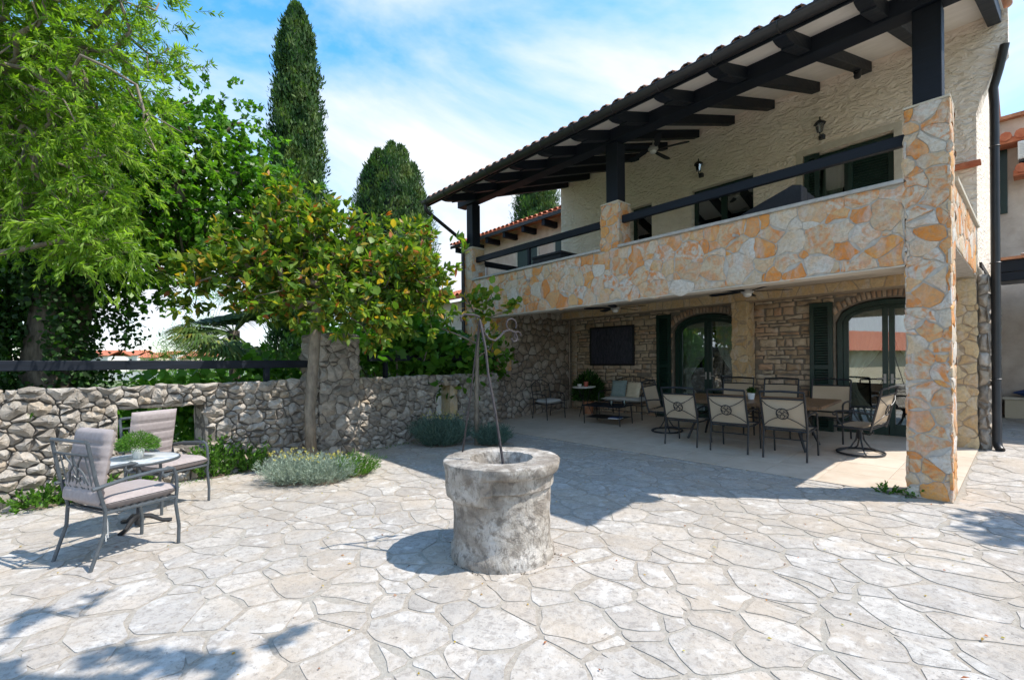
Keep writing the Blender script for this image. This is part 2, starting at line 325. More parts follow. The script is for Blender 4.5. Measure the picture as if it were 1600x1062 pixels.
def empty(name, loc=(0, 0, 0), rz=0, label=None, cat=None, group=None, kind=None):
    e = bpy.data.objects.new(name, None); COL.objects.link(e); e.location = loc; e.rotation_euler = (0, 0, rz); e.empty_display_size = .1
    return mark(e, label, cat, group, kind)
def kids(o): return [c for c in bpy.data.objects if c.parent == o]
def copy_tree(o, parent=None, _k=None):
    c = o.copy(); COL.objects.link(c)
    if parent is not None: c.parent = parent
    for ch in _k[o.name] if _k and o.name in _k else kids(o): copy_tree(ch, c)
    return c
def terrace_place(o, s, t, heading, lift=0):
    x, y = W(s, t)
    m = Matrix.Rotation(HR, 4, 'Z') @ Matrix.Rotation(math.atan(SL), 4, 'X') @ Matrix.Rotation(heading - HR, 4, 'Z')
    o.rotation_euler = m.to_euler(); o.location = (x, y, gz(t) + .022 + lift)
    return o

# ---- irregular tessellation (power diagram) -> stones
def cells(rect, n, aspect=1.0, wvar=.5, relax=1, seed=0, size=None):
    x0, x1, y0, y1 = rect; rnd = random.Random(seed); A = (x1 - x0) * (y1 - y0)
    d = math.sqrt(A / n); dx, dy = d * math.sqrt(aspect), d / math.sqrt(aspect)
    pts = []
    ny = max(1, round((y1 - y0) / dy)); hy = (y1 - y0) / ny
    for j in range(ny):
        nx = max(1, round((x1 - x0) / dx)); hx = (x1 - x0) / nx; off = rnd.random()
        for i in range(nx + (1 if off > .3 else 0)):
            pts.append((x0 + (i + off - .2 + rnd.uniform(-.38, .38)) * hx, y0 + (j + .5 + rnd.uniform(-.36, .36)) * hy, rnd.uniform(-wvar, wvar) * dy * dy * .6))
    out = []; rad = 3.2 * max(dx, dy); grid = {}
    for k, p in enumerate(pts): grid.setdefault((int(p[0] // rad), int(p[1] // rad)), []).append(k)
    for k, (px, py, pw) in enumerate(pts):
        poly = [(x0, y0), (x1, y0), (x1, y1), (x0, y1)]
        # work in space scaled by aspect so cells are wider than tall
        gx, gy = int(px // rad), int(py // rad)
        for ax in (-1, 0, 1):
            for ay in (-1, 0, 1):
                for q in grid.get((gx + ax, gy + ay), ()):
                    if q == k: continue
                    qx, qy, qw = pts[q]; ex, ey = (qx - px) / aspect, (qy - py) * 1.0
                    # |x-p|^2/asp^.. - w  <= |x-q|^2 - w  in metric diag(1/aspect,1)
                    c = (qx * qx - px * px) / aspect + (qy * qy - py * py) - (qw - pw)
                    new = []; m = len(poly)
                    if m == 0: break
                    val = [2 * (x * ex + y * ey) - c for x, y in poly]
                    if max(val) <= 0: continue
                    for i in range(m):
                        a, b = poly[i], poly[(i + 1) % m]; va, vb = val[i], val[(i + 1) % m]
                        if va <= 0: new.append(a)
                        if (va <= 0) != (vb <= 0):
                            tt = va / (va - vb); new.append((a[0] + (b[0] - a[0]) * tt, a[1] + (b[1] - a[1]) * tt))
                    poly = new
        if len(poly) >= 3:
            ar = parea(poly)
            if ar > (d * d) * .04: out.append(poly)
    return out
def parea(p): return abs(sum(p[i][0] * p[(i + 1) % len(p)][1] - p[(i + 1) % len(p)][0] * p[i][1] for i in range(len(p)))) / 2
def cent(p): return (sum(a[0] for a in p) / len(p), sum(a[1] for a in p) / len(p))
def inset(poly, g, rnd=None, jit=0):
    c = cent(poly); out = []
    for x, y in poly:
        dx, dy = x - c[0], y - c[1]; l = math.hypot(dx, dy) or 1; k = max(.35, (l - g * 1.35) / l)
        if rnd and jit: k *= 1 + rnd.uniform(-jit, jit)
        out.append((c[0] + dx * k, c[1] + dy * k))
    return out
def chaikin(p, a=.22):
    out = []
    for i in range(len(p)):
        q, r = p[i], p[(i + 1) % len(p)]
        out.append((q[0] * (1 - a) + r[0] * a, q[1] * (1 - a) + r[1] * a)); out.append((q[0] * a + r[0] * (1 - a), q[1] * a + r[1] * (1 - a)))
    return out
def roughen(p, amp, rnd):
    out = []
    for i in range(len(p)):
        q, r = p[i], p[(i + 1) % len(p)]; l = math.hypot(r[0] - q[0], r[1] - q[1]); out.append(q)
        if l > .07:
            f = rnd.uniform(.35, .65); o = rnd.uniform(-amp, amp) * l; out.append((q[0] + (r[0] - q[0]) * f - (r[1] - q[1]) / l * o, q[1] + (r[1] - q[1]) * f + (r[0] - q[0]) / l * o))
    return out
def drop_short(p, m):
    out = []
    for q in p:
        if not out or math.hypot(q[0] - out[-1][0], q[1] - out[-1][1]) > m: out.append(q)
    if len(out) > 3 and math.hypot(out[0][0] - out[-1][0], out[0][1] - out[-1][1]) < m: out.pop()
    return out
def stone(mb, poly, fr, g=.01, h=.02, back=.01, edge=.012, dome=.0, rnd=random, jit=.04, smoothpoly=True, tone=None, tilt=0, mid=False, rg=.07, ck=.16):
    # fr: (origin, ux, uy, n) vectors; poly in plane coordinates
    o, ux, uy, n = fr
    p = drop_short(poly, .02)
    if len(p) < 3: return False
    p = inset(p, g / 2, rnd, jit)
    if smoothpoly: p = chaikin(roughen(p, rg, rnd), ck)
    p = drop_short(p, .008)
    m = len(p); c = cent(p); rad = max(math.hypot(x - c[0], y - c[1]) for x, y in p); e = min(edge, rad * .4)
    tx, ty = rnd.uniform(-tilt, tilt), rnd.uniform(-tilt, tilt)
    def P(x, y, z): return o + ux * x + uy * y + n * z
    def hh(x, y, z): return z + (x - c[0]) * tx + (y - c[1]) * ty
    vs = [P(x, y, -back) for x, y in p]; fs = []
    ring2 = []
    for x, y in p: vs.append(P(x, y, hh(x, y, h * (.45 if dome else .72))))
    q = inset(p, e, rnd, .02)
    for x, y in q: vs.append(P(x, y, hh(x, y, h + dome * .35 + rnd.uniform(-1, 1) * dome * .18)))
    rings = 3
    if mid:
        k = .5
        for x, y in q:
            xx, yy = c[0] + (x - c[0]) * k, c[1] + (y - c[1]) * k; vs.append(P(xx, yy, hh(xx, yy, h + dome * .8 + rnd.uniform(-1, 1) * dome * .4)))
        rings = 4
    vs.append(P(c[0], c[1], h + dome * (1 + rnd.uniform(-.2, .2))))
    for r_ in range(rings - 1):
        for i in range(m): fs.append((r_ * m + i, r_ * m + (i + 1) % m, (r_ + 1) * m + (i + 1) % m, (r_ + 1) * m + i))
    for i in range(m): fs.append(((rings - 1) * m + i, (rings - 1) * m + (i + 1) % m, rings * m))
    mb.add(vs, fs, tone or (rnd.random(), rnd.random(), rnd.random())); return True
def lay(polys, fr, name, mat, parent, cap=300, smooth=True, key=None, stuff_name=None, seed=1, **kw):
    """Each polygon becomes a stone: the `cap` first (by key, else by area) are objects, the rest one stuff mesh."""
    rnd = random.Random(seed); polys = sorted(polys, key=key or (lambda p: -parea(p))); rest = MB(); nr = 0
    for i, p in enumerate(polys):
        if i < cap:
            mb = MB()
            if stone(mb, p, fr, rnd=rnd, **kw):
                k = len(mb.v); c = tuple(sum(v[j] for v in mb.v) / k for j in range(3)); mb.build(name, mat, parent, smooth=smooth, loc=c)
        else:
            if stone(rest, p, fr, rnd=rnd, **kw): nr += 1
    if nr: mark(rest.build(stuff_name or ('small_' + name + 's'), mat, parent, smooth=smooth), kind='stuff')

# ---- foliage
def leaf_mesh(name, C, D, N, Ln, Wd, tone, mat, parent=None, hexa=False, fold=.25, kind='stuff'):
    n = len(C)
    if n == 0: return None
    D = D / (np.linalg.norm(D, axis=1, keepdims=True) + 1e-9); S = np.cross(D, N); S /= (np.linalg.norm(S, axis=1, keepdims=True) + 1e-9); U = np.cross(S, D)
    Ln = np.asarray(Ln).reshape(-1, 1) * np.ones((n, 1)); Wd = np.asarray(Wd).reshape(-1, 1) * np.ones((n, 1))
    if hexa:
        tmpl = [(0, 0, 0), (.30, .85, fold * .8), (.66, .80, fold * .6), (1.0, 0, -.25), (.66, -.80, fold * .6), (.30, -.85, fold * .8)]
    else: tmpl = [(0, 0, 0), (.45, 1, fold), (1, 0, -.1), (.45, -1, fold)]
    k = len(tmpl); co = np.empty((n, k, 3))
    for i, (a, b, c) in enumerate(tmpl): co[:, i] = C + D * Ln * a + S * Wd * .5 * b + U * Wd * .5 * c
    me = bpy.data.meshes.new(name); me.vertices.add(n * k); me.vertices.foreach_set('co', co.astype(np.float32).ravel())
    me.loops.add(n * k); me.loops.foreach_set('vertex_index', np.arange(n * k, dtype=np.int32)); me.polygons.add(n)
    me.polygons.foreach_set('loop_start', np.arange(0, n * k, k, dtype=np.int32)); me.update(calc_edges=True)
    at = me.attributes.new('tone', 'FLOAT_COLOR', 'POINT'); tt = np.ones((n, k, 4), dtype=np.float32); tt[:, :, :3] = np.asarray(tone)[:, None, :]
    at.data.foreach_set('color', tt.ravel()); me.materials.append(MATS[mat]); o = bpy.data.objects.new(name, me); COL.objects.link(o)
    if parent is not None: o.parent = parent
    if kind: o['kind'] = kind
    return o
def rdir(n, up=0.0):
    v = rng.normal(size=(n, 3)); v[:, 2] += up; return v / np.linalg.norm(v, axis=1, keepdims=True)
def in_lobes(lobes, n, shell=.55):
    w = np.array([l[3] ** 3 * (l[4] if len(l) > 4 else 1) for l in lobes]); w = w / w.sum(); idx = rng.choice(len(lobes), n, p=w); P = np.empty((n, 3))
    d = rdir(n); r = shell + (1 - shell) * rng.random(n); r *= 1 + .16 * rng.normal(size=n) * .6
    for i, l in enumerate(lobes):
        m = idx == i; rz = l[3] * (l[4] if len(l) > 4 else 1)
        P[m] = np.array(l[:3]) + d[m] * r[m, None] * np.array([l[3], l[3], rz])
    return P
def spray_leaves(name, P, dirs, mat, parent, per, twl, Ln, Wd, droop, ang, hexa=False, fmin=0.0, twig_mat='bark_mat', fold=.25, tvar=.65):
    k = len(P); n = k * per; f = fmin + (1 - fmin) * rng.random(n) ** .85; B_ = np.repeat(P, per, axis=0); d = np.repeat(dirs, per, axis=0); tl = np.repeat(twl * (.6 + .8 * rng.random(k)), per)
    C = B_ + d * (f * tl)[:, None]; C[:, 2] -= droop * f ** 2 * tl; T_ = d.copy(); T_[:, 2] -= 2 * droop * f
    q = rng.normal(size=(n, 3)); q -= T_ * (np.sum(q * T_, 1) / (np.sum(T_ * T_, 1) + 1e-9))[:, None]; q /= np.linalg.norm(q, axis=1, keepdims=True)
    D = T_ * np.cos(ang) + q * np.sin(ang) * (.5 + rng.random(n))[:, None]; D[:, 2] -= droop * .4
    tone = rng.random((n, 3)); base = np.repeat(rng.random(k), per); tone[:, 0] = np.clip(base * tvar + tone[:, 0] * (1 - tvar), 0, 1) if not hexa else tone[:, 0]; tone[:, 1] = np.clip(base * .5 + tone[:, 1] * .5, 0, 1)
    leaf_mesh(name, C, D, rdir(n, 1.1), Ln * (.65 + .6 * rng.random(n)), Wd * (.75 + .5 * rng.random(n)), tone, mat, parent, hexa, fold)
    D2 = dirs.copy(); D2[:, 2] -= droop * .6; leaf_mesh('twigs', P, D2, rdir(k), twl * .95, .009, rng.random((k, 3)), twig_mat, parent)
def skeleton(mb, base, tips, r0, rmin=.006, start=None, droop=.0, sides=6, wob=.05):
    """Greedy branching from the trunk polyline (start) to every tip; radii follow the number of tips carried."""
    nodes = [Vector(p) for p in (start or [base])]; par = [-1] + list(range(len(nodes) - 1)); n0 = len(nodes)
    order = sorted(range(len(tips)), key=lambda i: (Vector(tips[i]) - nodes[-1]).length); cnt = {}; rnd = random.Random(3); ends = []
    for i in order:
        t = Vector(tips[i]); best = min(range(max(0, n0 // 2), len(nodes)), key=lambda k: (nodes[k] - t).length + (0 if k >= n0 - 1 else .4)); a = nodes[best]; d = t - a; L_ = d.length
        k = max(1, int(L_ / .22)); prev = best
        for j in range(1, k + 1):
            f = j / k; p = a + d * f + Vector((rnd.gauss(0, wob), rnd.gauss(0, wob), rnd.gauss(0, wob) + .12 * L_ * math.sin(math.pi * f))) * (1 if j < k else 0) * .6
            nodes.append(p); par.append(prev); prev = len(nodes) - 1
        ends.append(prev)
    c = [0] * len(nodes)
    for e in ends:
        q = e
        while q != -1: c[q] += 1; q = par[q]
    mx_ = max(c); rad = [max(rmin, r0 * math.sqrt(x / mx_)) for x in c]
    ch = {}
    for i, p in enumerate(par):
        if p >= 0: ch.setdefault(p, []).append(i)
    # chains
    stack = [(0, None)]; 
    while stack:
        s, pr = stack.pop(); pts = [nodes[pr]] if pr is not None else []; rs = [min(rad[pr], rad[s] * 1.2)] if pr is not None else []; q = s
        while True:
            pts.append(nodes[q]); rs.append(rad[q]); cs = ch.get(q, [])
            if not cs: break
            cs = sorted(cs, key=lambda z: -rad[z])
            for z in cs[1:]: stack.append((z, q))
            q = cs[0]
        if len(pts) > 1: mb.tube(pts, rs, n=sides if rs[0] > .03 else 4)
    return mb

# ---------------------------------------------------------------- ground, patio, terrace
def clip(poly, a, b, c):      # keep a*x+b*y+c >= 0
    out = []; n = len(poly)
    for i in range(n):
        p, q = poly[i], poly[(i + 1) % n]; vp, vq = a * p[0] + b * p[1] + c, a * q[0] + b * q[1] + c
        if vp >= 0: out.append(p)
        if (vp >= 0) != (vq >= 0):
            t = vp / (vp - vq); out.append((p[0] + (q[0] - p[0]) * t, p[1] + (q[1] - p[1]) * t))
    return out
def LW(x, y):                 # house-local (x=-s, y=t) -> world
    return W(-x, y)
WD = (.627 / 1.0, .779 / 1.0); WO = (-5.28, 4.8)             # garden wall: origin and direction
def wallpt(q, off=0): return (WO[0] + WD[0] * q - WD[1] * off, WO[1] + WD[1] * q + WD[0] * off)   # off > 0 is behind the wall
# the garden wall line in house-local coordinates
def toloc(x, y): s, t = ST(x, y); return (-s, t)
_a, _b = toloc(*wallpt(0, .1)), toloc(*wallpt(8, .1)); _dx, _dy = _b[0] - _a[0], _b[1] - _a[1]
WL = (_dy, -_dx, -(_dy * _a[0] - _dx * _a[1]))               # >=0 on the patio side
if WL[0] * toloc(0, 3)[0] + WL[1] * toloc(0, 3)[1] + WL[2] < 0: WL = tuple(-v for v in WL)

field = MB(); field.add([(-900, -900, -.45), (900, -900, -.45), (900, 1500, -.45), (-900, 1500, -.45)], [(0, 1, 2, 3)])
mark(field.build('field', 'field_mat'), kind='structure')
patio = empty('patio', (P0[0], P0[1], 0), HR, kind='structure')
jb = MB()
for (x0, x1, y0, y1) in ((-13, 9, -12, 0), (-13, 9, 0, 4.2), (-13, 9, 4.2, 12)):
    p = clip([(x0, y0), (x1, y0), (x1, y1), (x0, y1)], *WL)
    if len(p) > 2: jb.add([(x, y, gz(y) - .0018) for x, y in p], [tuple(range(len(p)))])
jb.build('joint_bed', 'paving_joint_mat', patio)
polys = [clip(p, *WL) for p in cells((-10.5, 6.5, -8.6, 0), 3100, 1.35, 1.9, seed=11)]
def wy(p): return LW(*cent(p))
polys = [p for p in polys if len(p) > 2 and parea(p) > .008 and wy(p)[1] > -1.5]
vis = lambda p: -parea(p) / max(1.2, wy(p)[1]) ** 2 * (1 if wy(p)[1] > 1.3 and abs(wy(p)[0] / wy(p)[1]) < 1.15 else .01)
fr0 = (V(0, 0, 0), V(1, 0, 0), V(0, 1, 0), V(0, 0, 1))
lay(polys, fr0, 'paving_stone', 'paving_stone_mat', patio, cap=245, smooth='auto', key=vis, seed=5, g=.026, h=.0035, back=.02, edge=.022, jit=.05, tilt=.002, ck=.11, rg=.12)
p2 = [p for p in cells((0.03, 7, 0, 9), 760, 1.35, 2.0, seed=12)]
fr1 = (V(0, 0, 0), V(1, 0, 0), V(0, 1, SL).normalized(), V(0, -SL, 1).normalized())
pa = [p for p in p2 if cent(p)[1] < 4.2]; pb = [p for p in p2 if cent(p)[1] >= 4.2]
lay(pa, fr1, 'paving_stone', 'paving_stone_mat', patio, cap=55, smooth='auto', key=vis, seed=6, g=.026, h=.0035, back=.02, edge=.022, jit=.05, tilt=.002, ck=.11, rg=.12)
lay(pb, (V(0, 0, gz(5)), V(1, 0, 0), V(0, 1, 0), V(0, 0, 1)), 'paving_stone', 'paving_stone_mat', patio, cap=0, smooth='auto', seed=7, g=.022, h=.0025, back=.02, edge=.01)

terr = empty('terrace_floor', (P0[0], P0[1], 0), HR, kind='structure')
tb = MB(); tb.add([(-8.62, 0, -.004), (0, 0, -.004), (0, 3.6, gz(3.6) - .004), (-8.62, 3.6, gz(3.6) - .004), (-8.62, 0, .012), (0, 0, .012), (0, 3.6, gz(3.6) + .012), (-8.62, 3.6, gz(3.6) + .012)],
       [(4, 5, 6, 7), (0, 1, 5, 4), (1, 2, 6, 5), (3, 0, 4, 7)]); tb.build('grout_bed', 'floor_grout_mat', terr)
rnd = random.Random(4); ts = .62
for i in range(14):
    for j in range(6):
        x1, x0 = -i * ts - .003, max(-8.6, -(i + 1) * ts + .003); y0, y1 = j * .6 + .003, min(3.6, (j + 1) * .6 - .003); z = .018 + rnd.uniform(-.0007, .0007)
        if x1 - x0 < .05: continue
        mb = MB(); vs = [(x, y, gz(y) + zz) for zz in (.008, z) for x, y in ((x0, y0), (x1, y0), (x1, y1), (x0, y1))]
        mb.add(vs, [(4, 5, 6, 7), (0, 1, 5, 4), (1, 2, 6, 5), (2, 3, 7, 6), (3, 0, 4, 7)], (rnd.random(), rnd.random(), rnd.random()))
        mb.build('floor_tile', 'floor_tile_mat', terr)
# rough kerb stones along the terrace edge
ep = cells((-7.9, -.4, -.13, .0), 20, 3.4, .8, seed=31)
lay(ep, (V(0, 0, 0), V(1, 0, 0), V(0, 1, 0), V(0, 0, 1)), 'edge_stone', 'paving_stone_mat', terr, cap=60, smooth='auto', seed=8, g=.02, h=.012, back=.02, edge=.012)

# ---------------------------------------------------------------- the villa
villa = empty('stone_villa', (P0[0], P0[1], 0), HR, 'two storey stone villa with dark timber balcony, arched green doors and cream stucco upper wall', 'house')
w = .371
SILL = 2.53; PT_ = 3.43
def wall_open(mb, s0, s1, z0, z1, t0, t1, ops, zf=None):
    """Wall between t0 and t1 with openings (sa, sb, za, zspring, rise); x = -s."""
    xs = [(-s1, -s0)]; ops = sorted(ops, key=lambda o: -o[1]); cur = -s1
    for sa, sb, za, zb, rise in ops:
        mb.box((cur, t0, z0), (-sb, t1, z1)); cur = -sa
        if za > z0 + .01: mb.box((-sb, t0, z0), (-sa, t1, za))
        if rise <= 0: mb.box((-sb, t0, zb), (-sa, t1, z1))
        else:
            n = 14; c = -(sa + sb) / 2; hw = (sb - sa) / 2
            arc = [(c - hw + 2 * hw * i / n, zb + rise * math.sqrt(max(0, 1 - (2 * i / n - 1) ** 2 * .96))) for i in range(n + 1)]
            arc[0] = (c - hw, zb); arc[-1] = (c + hw, zb)
            for i in range(n):
                (a0, b0), (a1, b1) = arc[i], arc[i + 1]
                mb.prism([(a0, b0), (a1, b1), (a1, z1), (a0, z1)], 1, t0, t1)
    mb.box((cur, t0, z0), (-s0, t1, z1))
# upper stucco wall
UD = [(.965, 2.28, 2.98, 5.27, 0), (3.165, 4.465, 2.98, 5.25, 0), (5.45, 6.04, 2.98, 5.25, 0)]
mb = MB(); wall_open(mb, 0, 8.33, 2.9, 6.54, 3.2, 3.5, UD); mb.prism([(0, 5.15), (.08, 5.45), (.20, 5.75), (.33, 5.95), (.33, 6.54), (0, 6.54)], 1, 3.2, 3.5)
mb.build('upper_wall', 'stucco_mat', villa)
# side, rear and left walls of the house body
MB().box((-.25, 3.04, 4.36), (.05, 3.198, 4.415)).build('terracotta_sill', 'terracotta_red_mat', villa, bevel=.004)
mb = MB(); mb.box((-.30, 3.502, 2.9), (0, 11, 6.7)); mb.prism([(3.502, 6.7), (11, 6.7), (7.2, 7.8), (3.502, 6.61)], 0, -.3, 0); mb.build('side_wall', 'stucco_mat', villa)
mb = MB(); mb.box((-8.33, 3.5, 0), (-8.05, 11, 6.6)); mb.build('end_wall', 'stucco_mat', villa)
mb = MB(); mb.box((-8.05, 10.7, 0), (.03, 11, 6.6)); mb.build('rear_wall', 'stucco_mat', villa)
# lower side wall: rough stone
lw = mark(MB().box((-.30, 3.86, 0), (-.01, 8.9, 2.9)).build('lower_side_wall', 'dark_mortar_mat', villa), None)
lay(cells((3.2, 8.9, .1, 2.9), 150, 1.5, .6, seed=41), (V(-.01, 0, 0), V(0, 1, 0), V(0, 0, 1), V(1, 0, 0)), 'wall_stone', 'dry_stone_mat', lw, cap=60,
    key=lambda p: cent(p)[0], seed=9, g=.03, h=.03, back=.02, edge=.04, dome=.03)
lc = MB().box((.0, 3.20, .1), (.10, 3.6, 2.75)); lco = lc.build('corner_pier', 'dark_mortar_mat', villa)
lay(cells((.0, .115, .12, 2.75), 17, .7, .6, seed=43), (V(0, 3.20, 0), V(1, 0, 0), V(0, 0, 1), V(0, -1, 0)), 'corner_stone', 'dry_stone_mat', lco, cap=30, seed=9, g=.02, h=.02, back=.02, edge=.03, dome=.03)
lay(cells((3.20, 3.6, .12, 2.75), 24, 1.3, .6, seed=44), (V(.10, 0, 0), V(0, 1, 0), V(0, 0, 1), V(1, 0, 0)), 'corner_stone', 'dry_stone_mat', lco, cap=30, seed=9, g=.02, h=.02, back=.02, edge=.03, dome=.03)

# lower masonry wall with two arched door openings (floor up to ceiling)
LD = [(.36, 1.88, 0, 2.20, .36), (3.50, 5.10, 0, 2.20, .36)]
mb = MB(); wall_open(mb, 0, 8.31, 0, 2.9, 3.5, 3.85, LD); lowall = mb.build('lower_wall', 'dark_mortar_mat', villa)
def coursed(x0, x1, z0, z1, seed, skip):
    rnd = random.Random(seed); z = z0; out = []
    while z < z1 - .04:
        h = rnd.choice((.055, .07, .09, .11, .13, .17)); h = min(h, z1 - z); x = x0 - rnd.random() * .2
        while x < x1:
            l = rnd.uniform(.14, .42) * (1.2 if h < .1 else .9); a, b = max(x, x0), min(x + l, x1)
            if b - a > .06 and rnd.random() > .06:
                u = lambda: rnd.uniform(-.012, .012)
                p = [(a + u(), z + u()), ((a + b) / 2, z + u()), (b + u(), z + u()), (b + u(), z + h + u()), ((a + b) / 2 + u(), z + h + u()), (a + u(), z + h + u())]
                if not skip((a + b) / 2, z + h / 2, (b - a) / 2): out.append(p)
            x += l
        z += h
    return out
def skipdoor(x, z, hw):
    for sa, sb, za, zb, rise in LD:
        c = -(sa + sb) / 2; r = (sb - sa) / 2 + .02
        if abs(x - c) < r + hw * .8 and z < zb: return True
        if z >= zb and abs(x - c) < r + .15 + hw * .3 and z < zb + (rise + .19) * math.sqrt(max(0, 1 - ((x - c) / (r + .15)) ** 2)) + .03: return True
    return False
cp = coursed(-8.25, -.02, .16, 2.88, 21, skipdoor)
cp = [p for p in cp if not (-3.6 < cent(p)[0] < -3.26)]
lay(cp, (V(0, 3.5, 0), V(1, 0, 0), V(0, 0, 1), V(0, -1, 0)), 'wall_stone', 'masonry_stone_mat', lowall, cap=290, seed=10, g=.028, h=.008, back=.02, edge=.018, dome=.018, key=lambda p: -parea(p) * (1 if cent(p)[1] > .6 else .3))
# voussoirs
vp = []
rnd = random.Random(8)
for sa, sb, za, zb, rise in LD:
    c = -(sa + sb) / 2; hw = (sb - sa) / 2; n = 22
    def ap(f, o):
        x = (2 * f - 1); zz = rise * math.sqrt(max(0, 1 - x * x * .96)); nx, nz = x * rise / hw, 1.0; l = math.hypot(nx, nz)
        return (c + x * hw + nx / l * o, zb + zz + nz / l * o)
    for i in range(n):
        f0, f1 = i / n, (i + 1) / n; h = .15 + rnd.uniform(-.02, .03)
        vp.append([ap(f0 + .006, .015), ap(f1 - .006, .015), ap(f1 - .004, h), ap(f0 + .004, h)])
lay(vp, (V(0, 3.5, 0), V(1, 0, 0), V(0, 0, 1), V(0, -1, 0)), 'arch_brick', 'brick_mat', lowall, cap=80, seed=12, g=.008, h=.018, back=.02, edge=.012, dome=.008, smoothpoly=False)
# arched stone trim behind bricks is the wall itself; ceiling slab and beam
mb = MB(); mb.box((-8.31, .22, 2.88), (-.02, 3.5, 2.97)); mb.build('balcony_slab', 'soffit_mat', villa)
mb = MB(); mb.box((-8.31, 3.155, 2.69), (-.01, 3.498, 2.879)); bm_ = mb.build('porch_beam', 'tan_mortar_mat', villa)
lay(cells((-8.28, -.03, 2.70, 2.875), 48, 1.7, .7, seed=51), (V(0, 3.155, 0), V(1, 0, 0), V(0, 0, 1), V(0, -1, 0)), 'cladding_stone', 'tan_cladding_mat', bm_, cap=60, seed=13, g=.016, h=.010, back=.01, edge=.01, smooth='auto')
def pillar(name, x0, x1, y0, y1, z0, z1, mat, mort, faces, nf, seed, capm=None):
    o = MB().box((x0 + .012, y0 + .012, z0), (x1 - .012, y1 - .012, z1)).build(name, mort, villa)
    F = {'front': ((x0, x1), (V(0, y0 + .012, 0), V(1, 0, 0), V(0, 0, 1), V(0, -1, 0))), 'back': ((x0, x1), (V(0, y1 - .012, 0), V(1, 0, 0), V(0, 0, 1), V(0, 1, 0))),
         'right': ((y0, y1), (V(x1 - .012, 0, 0), V(0, 1, 0), V(0, 0, 1), V(1, 0, 0))), 'left': ((y0, y1), (V(x0 + .012, 0, 0), V(0, 1, 0), V(0, 0, 1), V(-1, 0, 0)))}
    for i, f in enumerate(faces):
        (a, b), fr = F[f]
        lay(cells((a, b, z0 + .005, z1 - .005), nf, 1.25, .9, seed=seed + i), fr, 'cladding_stone', mat, o, cap=60 if f in ('front', 'right') else 0, seed=seed + i, g=.012, h=.015, back=.01, edge=.014, jit=.05, smooth='auto', tilt=.04, ck=.11, rg=.2)
    return o
pillar('corner_pillar', -w, 0, 0, w, 0, 4.22, 'cladding_mat', 'mortar_mat', ('front', 'right', 'left', 'back'), 72, 60)
pillar('middle_pillar', -4.119 - w, -4.119, 0, w, PT_ + .0, 4.22, 'cladding_mat', 'mortar_mat', ('front', 'right', 'left'), 14, 70)
pillar('left_pillar', -8.238 - w, -8.238, 0, w, 0, 4.22, 'cladding_mat', 'mortar_mat', ('front', 'right', 'left'), 38, 80)
pillar('porch_pillar', -3.59, -3.27, 3.12, 3.49, .14, 2.69, 'tan_cladding_mat', 'tan_mortar_mat', ('front', 'right'), 26, 90)
pillar('porch_pillar', -.33, -.0, 3.12, 3.49, .14, 2.69, 'tan_cladding_mat', 'tan_mortar_mat', ('front',), 26, 95)
for x0, x1 in ((-w, 0), (-4.119 - w, -4.119), (-8.238 - w, -8.238)):
    MB().box((x0 - .004, -.004, 4.221), (x1 + .004, w + .004, 4.245)).build('pillar_cap', 'smooth_stone_mat', villa, bevel=.006)
# balcony parapet, front and right return, with cladding and slab
par = MB(); par.box((-8.238, .012, SILL), (-w, .25, PT_)); par = par.build('balcony_parapet', 'mortar_mat', villa)
lay(cells((-8.23, -w + .0, SILL + .012, PT_ - .004), 225, 1.12, 1.9, seed=101), (V(0, .012, 0), V(1, 0, 0), V(0, 0, 1), V(0, -1, 0)), 'cladding_stone', 'cladding_mat', par, cap=230, seed=14, g=.012, ck=.11, rg=.2, h=.013, back=.01, edge=.014, smooth='auto', tilt=.015)
MB().box((-8.238, -.002, SILL - .012), (-w, .25, SILL - .001)).build('drip_edge', 'soffit_mat', par)
MB().box((-8.24, .25, SILL), (-.2, .256, 2.88)).build('inner_plaster', 'soffit_mat', par)
for a, b in ((-4.117, -w - .002), (-8.236, -4.119 - w - .002)):
    MB().box((a, -.035, PT_), (b, .30, PT_ + .045)).build('coping_slab', 'stone_cap_mat', par, bevel=.006)
sp = MB(); sp.box((-.27, w, 2.73), (-.012, 3.12, PT_)); sp = sp.build('side_parapet', 'mortar_mat', villa)
lay(cells((w + .01, 3.1, 2.74, PT_ - .01), 44, 1.1, 1.0, seed=111), (V(-.012, 0, 0), V(0, 1, 0), V(0, 0, 1), V(1, 0, 0)), 'cladding_stone', 'cladding_mat', sp, cap=60, seed=15, g=.018, h=.013, back=.01, edge=.014, smooth='auto', tilt=.02)
MB().box((-.30, w + .002, PT_), (.03, 3.15, PT_ + .045)).build('coping_slab', 'smooth_stone_mat', sp, bevel=.006)
sp2 = MB().box((-8.58, w, 2.73), (-8.33, 3.2, PT_)).build('side_parapet', 'mortar_mat', villa)
MB().box((-8.61, w + .002, PT_), (-8.30, 3.2, PT_ + .045)).build('coping_slab', 'smooth_stone_mat', sp2, bevel=.006)
for s_, z_ in ((2.146, 3.224), (6.289, 3.187)):
    mb = MB(); mb.tube([(-s_, .05, z_), (-s_ - .02, -.10, z_ - .01)], .021, 10); mb.build('drain_spout', 'stone_cap_mat', par, smooth='auto')

